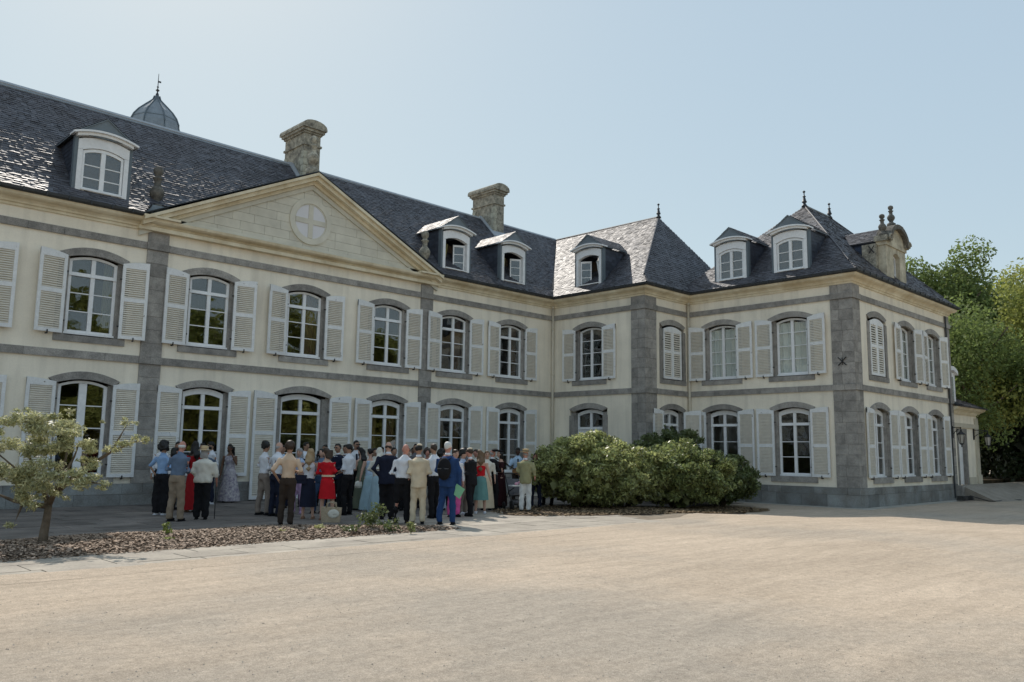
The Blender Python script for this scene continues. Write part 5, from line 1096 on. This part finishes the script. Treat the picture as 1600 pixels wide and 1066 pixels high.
wp = person('dark-haired woman in pale blue pleated dress with round bag', 575, 799, 1.64, -25, 'l', ('bun', 'black'), ('dress', 'sky'), ('skirt', 'pblue', .05, .8), ('down', 'fold'), 'white')
person('woman in pale headscarf and long light blue skirt', 590, 803, 1.66, -10, 'l', ('veil', 'blond'), ('blouse', 'offwhite'), ('skirt', 'pblue', .05, .9), ('fold', 'fold'), 'white')
person('heavy bald man in navy suit with hand in pocket, back turned', 604, 812, 1.80, -8, 'l', ('ring', 'brown'), ('jacket', 'navy'), ('trousers', 'black', 1.15), ('pocket', 'down'), 'black', 1.2)
wc = person('bald man in white shirt and black trousers holding a paper cup', 626, 818, 1.74, 5, 'r', ('bald', 'brown'), ('shirt', 'white'), ('trousers', 'black', 1.1), ('fold', 'down'), 'brown', 1.1, step=.06)
person('man in cream linen suit with skullcap, back turned', 652, 819, 1.74, 0, 't', ('short', 'black'), ('jacket', 'cream'), ('trousers', 'cream', 1.05), ('fold', 'fold'), 'black', 1.02, extra=('kippah',), step=.03)
person('young man in white shirt and black trousers beside the cream suit', 678, 810, 1.76, -30, 't', ('short', 'brown'), ('shirt', 'white'), ('trousers', 'black', 1.05), ('fold', 'fold'), step=.03)
wk = person('tall white-haired man in blue suit wearing a black backpack', 696, 820, 1.80, 15, 'r', ('short', 'white'), ('jacket', 'blue'), ('trousers', 'blue', 1.05), ('fold', 'down'), 'black', 1.08, step=.04)
person('guest in bright pink trousers mostly hidden behind the blue suit', 708, 808, 1.64, 150, 'l', ('short', 'brown'), ('shirt', 'white'), ('trousers', 'pink', 1.2))
person('woman with bushy dark hair in pale blue printed blouse', 722, 804, 1.64, 120, 'l', ('curly', 'black', 1.0), ('blouse', 'lprint'), ('trousers', 'taupe', 1.2), ('fold', 'fold'), 'white')
person('man in black suit and white skullcap facing left', 735, 807, 1.68, -55, 'r', ('short', 'brown'), ('jacket', 'black'), ('trousers', 'black', 1.1), ('fold', 'fold'), 'black', 1.05, extra=('kippah',), step=.05)
person('woman with long light brown hair, red halter top and teal pleated skirt', 750, 803, 1.64, 5, 'l', ('long', 'lbrown', .18), ('halter', 'red'), ('skirt', 'teal', .38, .9), ('fold', 'down'), 'white')
person('woman in long cream skirt behind the teal skirt', 759, 797, 1.62, 170, 'l', ('short', 'lbrown'), ('blouse', 'offwhite'), ('skirt', 'cream', .06, .7))
person('older man in black suit and cap facing right', 769, 796, 1.66, 55, 'r', ('ring', 'grey'), ('jacket', 'black'), ('trousers', 'black', 1.1), ('fold', 'fold'), extra=('cap',), build=1.05)
person('woman in long burgundy dress and black beret', 782, 793, 1.64, -100, 'l', ('bob', 'black'), ('dress', 'burg', 1), ('skirt', 'burg', .05, .6), ('fold', 'fold'), extra=('beret',))
wg = person('guitarist in light blue shirt and dark tie by the window', 808, 786, 1.74, 175, 'd', ('short', 'black'), ('shirt', 'sky'), ('trousers', 'brown'), ('play', 'neck'), extra=('tie', 'rolled'))
person('man in olive jacket, pale trousers and straw boater hat', 820, 800, 1.66, 10, 'r', ('ring', 'grey'), ('jacket', 'olive'), ('trousers', 'paper', 1.05), ('fold', 'down'), extra=('boater',))
person('smiling brown-haired woman in pale top right of the boater hat', 837, 793, 1.58, 190, 'r', ('long', 'brown', .15), ('tee', 'lpink'), ('trousers', 'navy'))
person('dark-haired guest half hidden by the olive shrub', 856, 789, 1.68, 200, 't', ('short', 'brown'), ('shirt', 'white'), ('trousers', 'black'))
# backs of the crowd, glimpsed between the front row
for i, (px, fy, h, rel, sk_, hr, tp_, bt_, lb) in enumerate([
    (438, 794, 1.70, 190, 't', ('short', 'black'), ('shirt', 'sky'), ('trousers', 'navy'), 'man in pale blue shirt behind the suspenders'),
    (536, 791, 1.74, 200, 't', ('short', 'black'), ('jacket', 'navy'), ('trousers', 'black'), 'dark-suited man at the back between the two white shirts'),
    (548, 790, 1.64, 150, 'l', ('long', 'brown', .12), ('blouse', 'offwhite'), ('trousers', 'denim'), 'brown-haired woman behind the slim man in white shirt'),
    (584, 791, 1.66, 180, 't', ('short', 'black'), ('shirt', 'offwhite'), ('trousers', 'black'), 'dark-haired guest behind the pale headscarf'),
    (615, 796, 1.68, 160, 't', ('short', 'black'), ('shirt', 'blue'), ('trousers', 'black'), 'guest in blue shirt between the bald men'),
    (635, 798, 1.66, 200, 'l', ('short', 'brown'), ('shirt', 'steel'), ('trousers', 'black'), 'guest in steel shirt glimpsed left of the cream suit'),
    (640, 790, 1.70, 180, 'b', ('short', 'black'), ('jacket', 'navy'), ('trousers', 'navy'), 'dark-suited guest farthest back by the pilaster'),
    (648, 793, 1.80, 190, 't', ('short', 'black'), ('shirt', 'grey'), ('trousers', 'black'), 'tall guest whose dark hair shows above the skullcap'),
    (666, 795, 1.66, 170, 'r', ('curly', 'brown'), ('tee', 'black'), ('trousers', 'black'), 'guest in black tee between cream suit and young man'),
    (686, 797, 1.60, 100, 'l', ('curly', 'black', 1.2), ('blouse', 'olive'), ('skirt', 'lprint', .05, .6), 'bushy-haired woman in printed skirt left of the backpack'),
    (690, 790, 1.68, 200, 't', ('short', 'black'), ('jacket', 'black'), ('trousers', 'black'), 'dark-suited guest behind the bushy-haired woman'),
    (724, 791, 1.72, 180, 't', ('short', 'black'), ('shirt', 'grey'), ('trousers', 'black'), 'dark-haired guest behind the black suit'),
    (745, 790, 1.66, 190, 'r', ('short', 'brown'), ('shirt', 'offwhite'), ('trousers', 'taupe'), 'guest behind the long light brown hair'),
    (594, 790, 1.70, 170, 't', ('short', 'black'), ('jacket', 'grey'), ('trousers', 'black'), 'grey-jacketed guest behind the navy suit')]):
    person(lb, px, fy, h, rel, sk_, hr, tp_, bt_, ('fold', 'fold'))
# bake the fused surfaces in a scratch scene, once for everybody
tob = []
for (nm, mb, vox, ex, m, P, wr) in BAKE:
    o = bpy.data.objects.new('t', mb.mesh('t', m)); COL.objects.link(o); md = o.modifiers.new('r', 'REMESH'); md.mode = 'VOXEL'; md.voxel_size = vox; tob.append(o)
dg = bpy.context.evaluated_depsgraph_get()
for o, (nm, mb, vox, ex, m, P, wr) in zip(tob, BAKE):
    me = bpy.data.meshes.new_from_object(o.evaluated_get(dg), depsgraph=dg); n = len(me.vertices); co = np.empty(n * 3, np.float32); me.vertices.foreach_get('co', co); co = co.reshape(-1, 3)
    if wr:
        no = np.empty(n * 3, np.float32); me.vertices.foreach_get('normal', no); no = no.reshape(-1, 3); s = P.location[0] * 7
        k = np.sin(co[:, 2] * 34 + np.sin(co[:, 0] * 19 + s) * 2.2 + co[:, 1] * 12) + .7 * np.sin(co[:, 0] * 41 + co[:, 2] * 17 + s)
        co = co + no * (k * wr * .5)[:, None]; me.vertices.foreach_set('co', co.ravel())
    if ex and ex.v:
        fs = [tuple(p.vertices) for p in me.polygons]; me2 = bpy.data.meshes.new(nm); me2.from_pydata([tuple(v) for v in co.tolist()] + ex.v, [], fs + [tuple(i + n for i in f) for f in ex.f]); me2.materials.append(m); me = me2
    me.name = nm; me.polygons.foreach_set('use_smooth', [True] * len(me.polygons)); me.update(); link(nm, me, P)
for o in tob: bpy.data.objects.remove(o)
# carried and set-down things
b = MB(); b.tube([(0, 0, 0), (0, .02, -.88)], [.011, .011], 7); b.tube([(0, .0, 0), (0, .04, .03), (0, .10, .02)], .014, 7); b.lathe([(.018, -.02), (.014, .03)], (0, .02, -.87), 8); held(wh, 'walking_cane', 'black walking cane held by the woman in the straw hat', 'cane', (.31, .14, .895), b, IRON)
b = MB(); b.tube([(-.10, 0, .0), (0, -.02, .02), (.10, 0, 0)], .006, 5); b.lathe([(.095, -.02), (.11, .05), (.09, .14), (.03, .17)], (0, 0, -.12), 14, 1, .6); held(wp, 'round_handbag', 'small round cream handbag held by the woman in pale blue', 'handbag', (-.30, .06, .80), b, CL['offwhite'], sm=True)
b = MB(); b.lathe([(.028, -.05), (.038, .05)], (0, 0, 0), 12); held(wc, 'paper_cup', 'white paper cup held low by the bald man in white shirt', 'cup', (.30, .09, .80), b, CL['paper'])
b = MB(); b.box(-.13, .13, -.09, .09, -.20, .20); bp = MB()
b = MB(); b.ell((0, 0, 0), (.16, .10, .25), 14, 10); b.ell((0, -.07, -.07), (.12, .06, .13), 12, 8)
bk = held(wk, 'backpack', 'black backpack worn by the man in the blue suit', 'backpack', (0, -.22, 1.19), b, CL['black'], sm=True)
b = MB()
for s in (-1, 1): b.tube([(s * .10, .02, .20), (s * .12, .14, .25), (s * .12, .31, .18), (s * .13, .33, 0), (s * .12, .20, -.18), (s * .12, .05, -.18)], .02, 6, .4)
link('strap', b.mesh('strap', CL['navy'], True), bk); b = MB(); b.box(-.13, .13, -.112, -.100, .0, .012); link('zip', b.mesh('zip', CL['grey']), bk)
b = MB(); b.prism([(-.15, -.07), (.04, -.19), (.16, .02), (-.03, .14)], 0, .012); held(wk, 'green_folder', 'pale green cardboard folder carried by the man in the blue suit', 'folder', (.27, -.04, .74), b, mat('green_card', (.22, .48, .28), .7, .3, .04), rz=-R(8))
b = MB(); b.box(-.15, .15, -.05, .05, -.11, .09); b.prism([(-.152, .092), (.152, .092), (.152, -.03), (-.152, -.03)], -.062, -.051); nb = held(wb, 'shoulder_bag', 'navy shoulder bag hanging at the blond woman\'s hip', 'handbag', (-.20, -.13, 1.0), b, CL['navy'])
b = MB(); b.tube([(-.10, 0, .08), (.05, -.02, .30), (.22, .03, .46)], .010, 5); link('strap', b.mesh('strap', CL['navy']), nb)
q = on_ground(517, 816, 0); tb = thing('tote_bag', 'large beige tote bag standing on the paving beside the mulch', 'bag', (q.x, q.y, 0), -R(40)); b = MB()
b.add([(-.20, -.09, .0), (.20, -.09, .0), (.20, .09, .0), (-.20, .09, .0), (-.23, -.07, .34), (.23, -.07, .32), (.23, .07, .32), (-.23, .07, .34), (-.1, -.02, .30), (.1, -.02, .29)], [(0, 3, 2, 1), (0, 1, 5, 4), (1, 2, 6, 5), (2, 3, 7, 6), (3, 0, 4, 7), (4, 5, 9, 8), (6, 7, 8, 9), (5, 6, 9), (7, 4, 8)]); link('bag_body', b.mesh('bag_body', mat('natural_jute', (.42, .34, .24), .9, .2, .12, 12, fine=.12), False), tb)
for s in (-1, 1): b = MB(); b.tube([(-.11, s * .06, .32), (-.09, s * .10, .42), (.0, s * .12, .45), (.09, s * .10, .42), (.11, s * .06, .32)], .012, 6); link('handle', b.mesh('handle', MATS['natural_jute'], True), tb)
b = MB(); b.ell((.06, -.085, .19), (.13, .03, .10)); b.box(.04, .11, -.125, -.118, .185, .2); link('folded_scarf', b.mesh('folded_scarf', CL['offwhite'], True), tb)
g = thing('guitar', 'acoustic guitar with dark neck played by the man in light blue shirt', 'guitar', wpos(wg, (0, .20, 1.06)), wg.rotation_euler[2])
b = MB(); b.prism([(-.05 + .20 * (1 + .22 * math.cos(2 * t)) * math.cos(t), -.04 + .15 * (1 + .12 * math.cos(3 * t)) * math.sin(t)) for t in [2 * math.pi * i / 28 for i in range(28)]], -.045, .045); link('guitar_body', b.mesh('guitar_body', mat('varnished_wood', (.32, .15, .05), .35, .5, .1)), g)
b = MB(); b.tube([(.12, .05, .03), (.62, .05, .30)], [.026, .022], 6, .5); b.tube([(.62, .05, .30), (.76, .05, .38)], [.034, .036], 6, .4); link('guitar_neck', b.mesh('guitar_neck', CL['brown']), g)
b = MB(); b.lathe([(.045, 0), (.045, .004)], (0, 0, 0), 14); b.v = [(x - .0, .047 + z, y) for x, y, z in b.v]; link('sound_hole', b.mesh('sound_hole', IRON), g)
q = on_ground(806, 796, 0); st = thing('pushchair', 'black pushchair with white tray and pink blanket left of the boater hat', 'pushchair', (q.x, q.y, 0), -R(20))
for nm, xs_ in (('wheel', (-.24, .24)),):
    for x in xs_:
        for y, r_ in ((-.24, .13), (.30, .10)):
            b = MB(); b.lathe([(r_ - .03, -.02), (r_, -.015), (r_, .015), (r_ - .03, .02)], (0, 0, 0), 18); b.v = [(z, yy, xx) for xx, yy, z in b.v]; w_ = link('wheel', b.mesh('wheel', IRON, True), st, (x, y, r_)); c_ = MB(); c_.lathe([(r_ - .045, -.012), (r_ - .045, .012)], (0, 0, 0), 14); c_.v = [(z, yy, xx) for xx, yy, z in c_.v]; link('hub', c_.mesh('hub', CL['grey']), w_)
b = MB()
for s in (-1, 1): b.tube([(s * .22, -.24, .13), (s * .21, .05, .50), (s * .21, .30, .95), (s * .2, .36, 1.0)], .014, 6); b.tube([(s * .22, .30, .10), (s * .21, .05, .50), (s * .2, -.3, .62)], .014, 6)
b.tube([(-.2, .36, 1.0), (.2, .36, 1.0)], .016, 6); link('frame', b.mesh('frame', IRON, True), st)
b = MB(); b.slab([(-.19, -.28, .42), (.19, -.28, .42), (.19, .05, .36), (-.19, .05, .36)], (0, 0, .05)); b.slab([(-.19, .05, .36), (.19, .05, .36), (.19, .24, .85), (-.19, .24, .85)], (0, .05, 0)); b.ell((0, .02, .20), (.18, .2, .09)); link('seat', b.mesh('seat', CL['grey']), st)
b = MB(); b.box(-.27, .27, -.36, -.06, .66, .69); link('tray', b.mesh('tray', CL['paper']), st)
b = MB()
for i in range(9): b.ell((rnd.uniform(-.18, .2), rnd.uniform(-.28, -.1), .72 + rnd.uniform(0, .06)), (.07, .06, .045), 8, 6)
link('blanket', b.mesh('blanket', mat('pink_blanket', (.55, .16, .24), .9, .2, .3, 14, col2=(.5, .45, .5)), True), st)

# iron tie on the corner pier and the black hose left at the foot of the ramp
b = MB(); b.tube([(11.45, -.075, 5.22), (11.75, -.075, 4.92)], .018, 5); b.tube([(11.75, -.075, 5.22), (11.45, -.075, 4.92)], .018, 5); b.tube([(11.6, -.075, 5.2), (11.6, -.075, 4.94)], .014, 5); fl('iron_tie', b.mesh('iron_tie', IRON), 'D')
hp = []
for i in range(60): a = i * .42; r_ = .26 + .05 * math.sin(i * 1.7); hp.append((11.9 + r_ * 1.3 * math.cos(a), -12.75 + r_ * math.sin(a), -.16 + .0035 * i))
hp += [(12.6 + i * .35, -13.45 - .12 * math.sin(i * .9) - i * .05, -.165) for i in range(9)]
b = MB(); b.tube(hp, .022, 6); hz = thing('garden_hose', 'black garden hose coiled at the foot of the annex ramp', 'hose', (0, 0, 0)); link('hose_coil', b.mesh('hose_coil', IRON, True), hz)
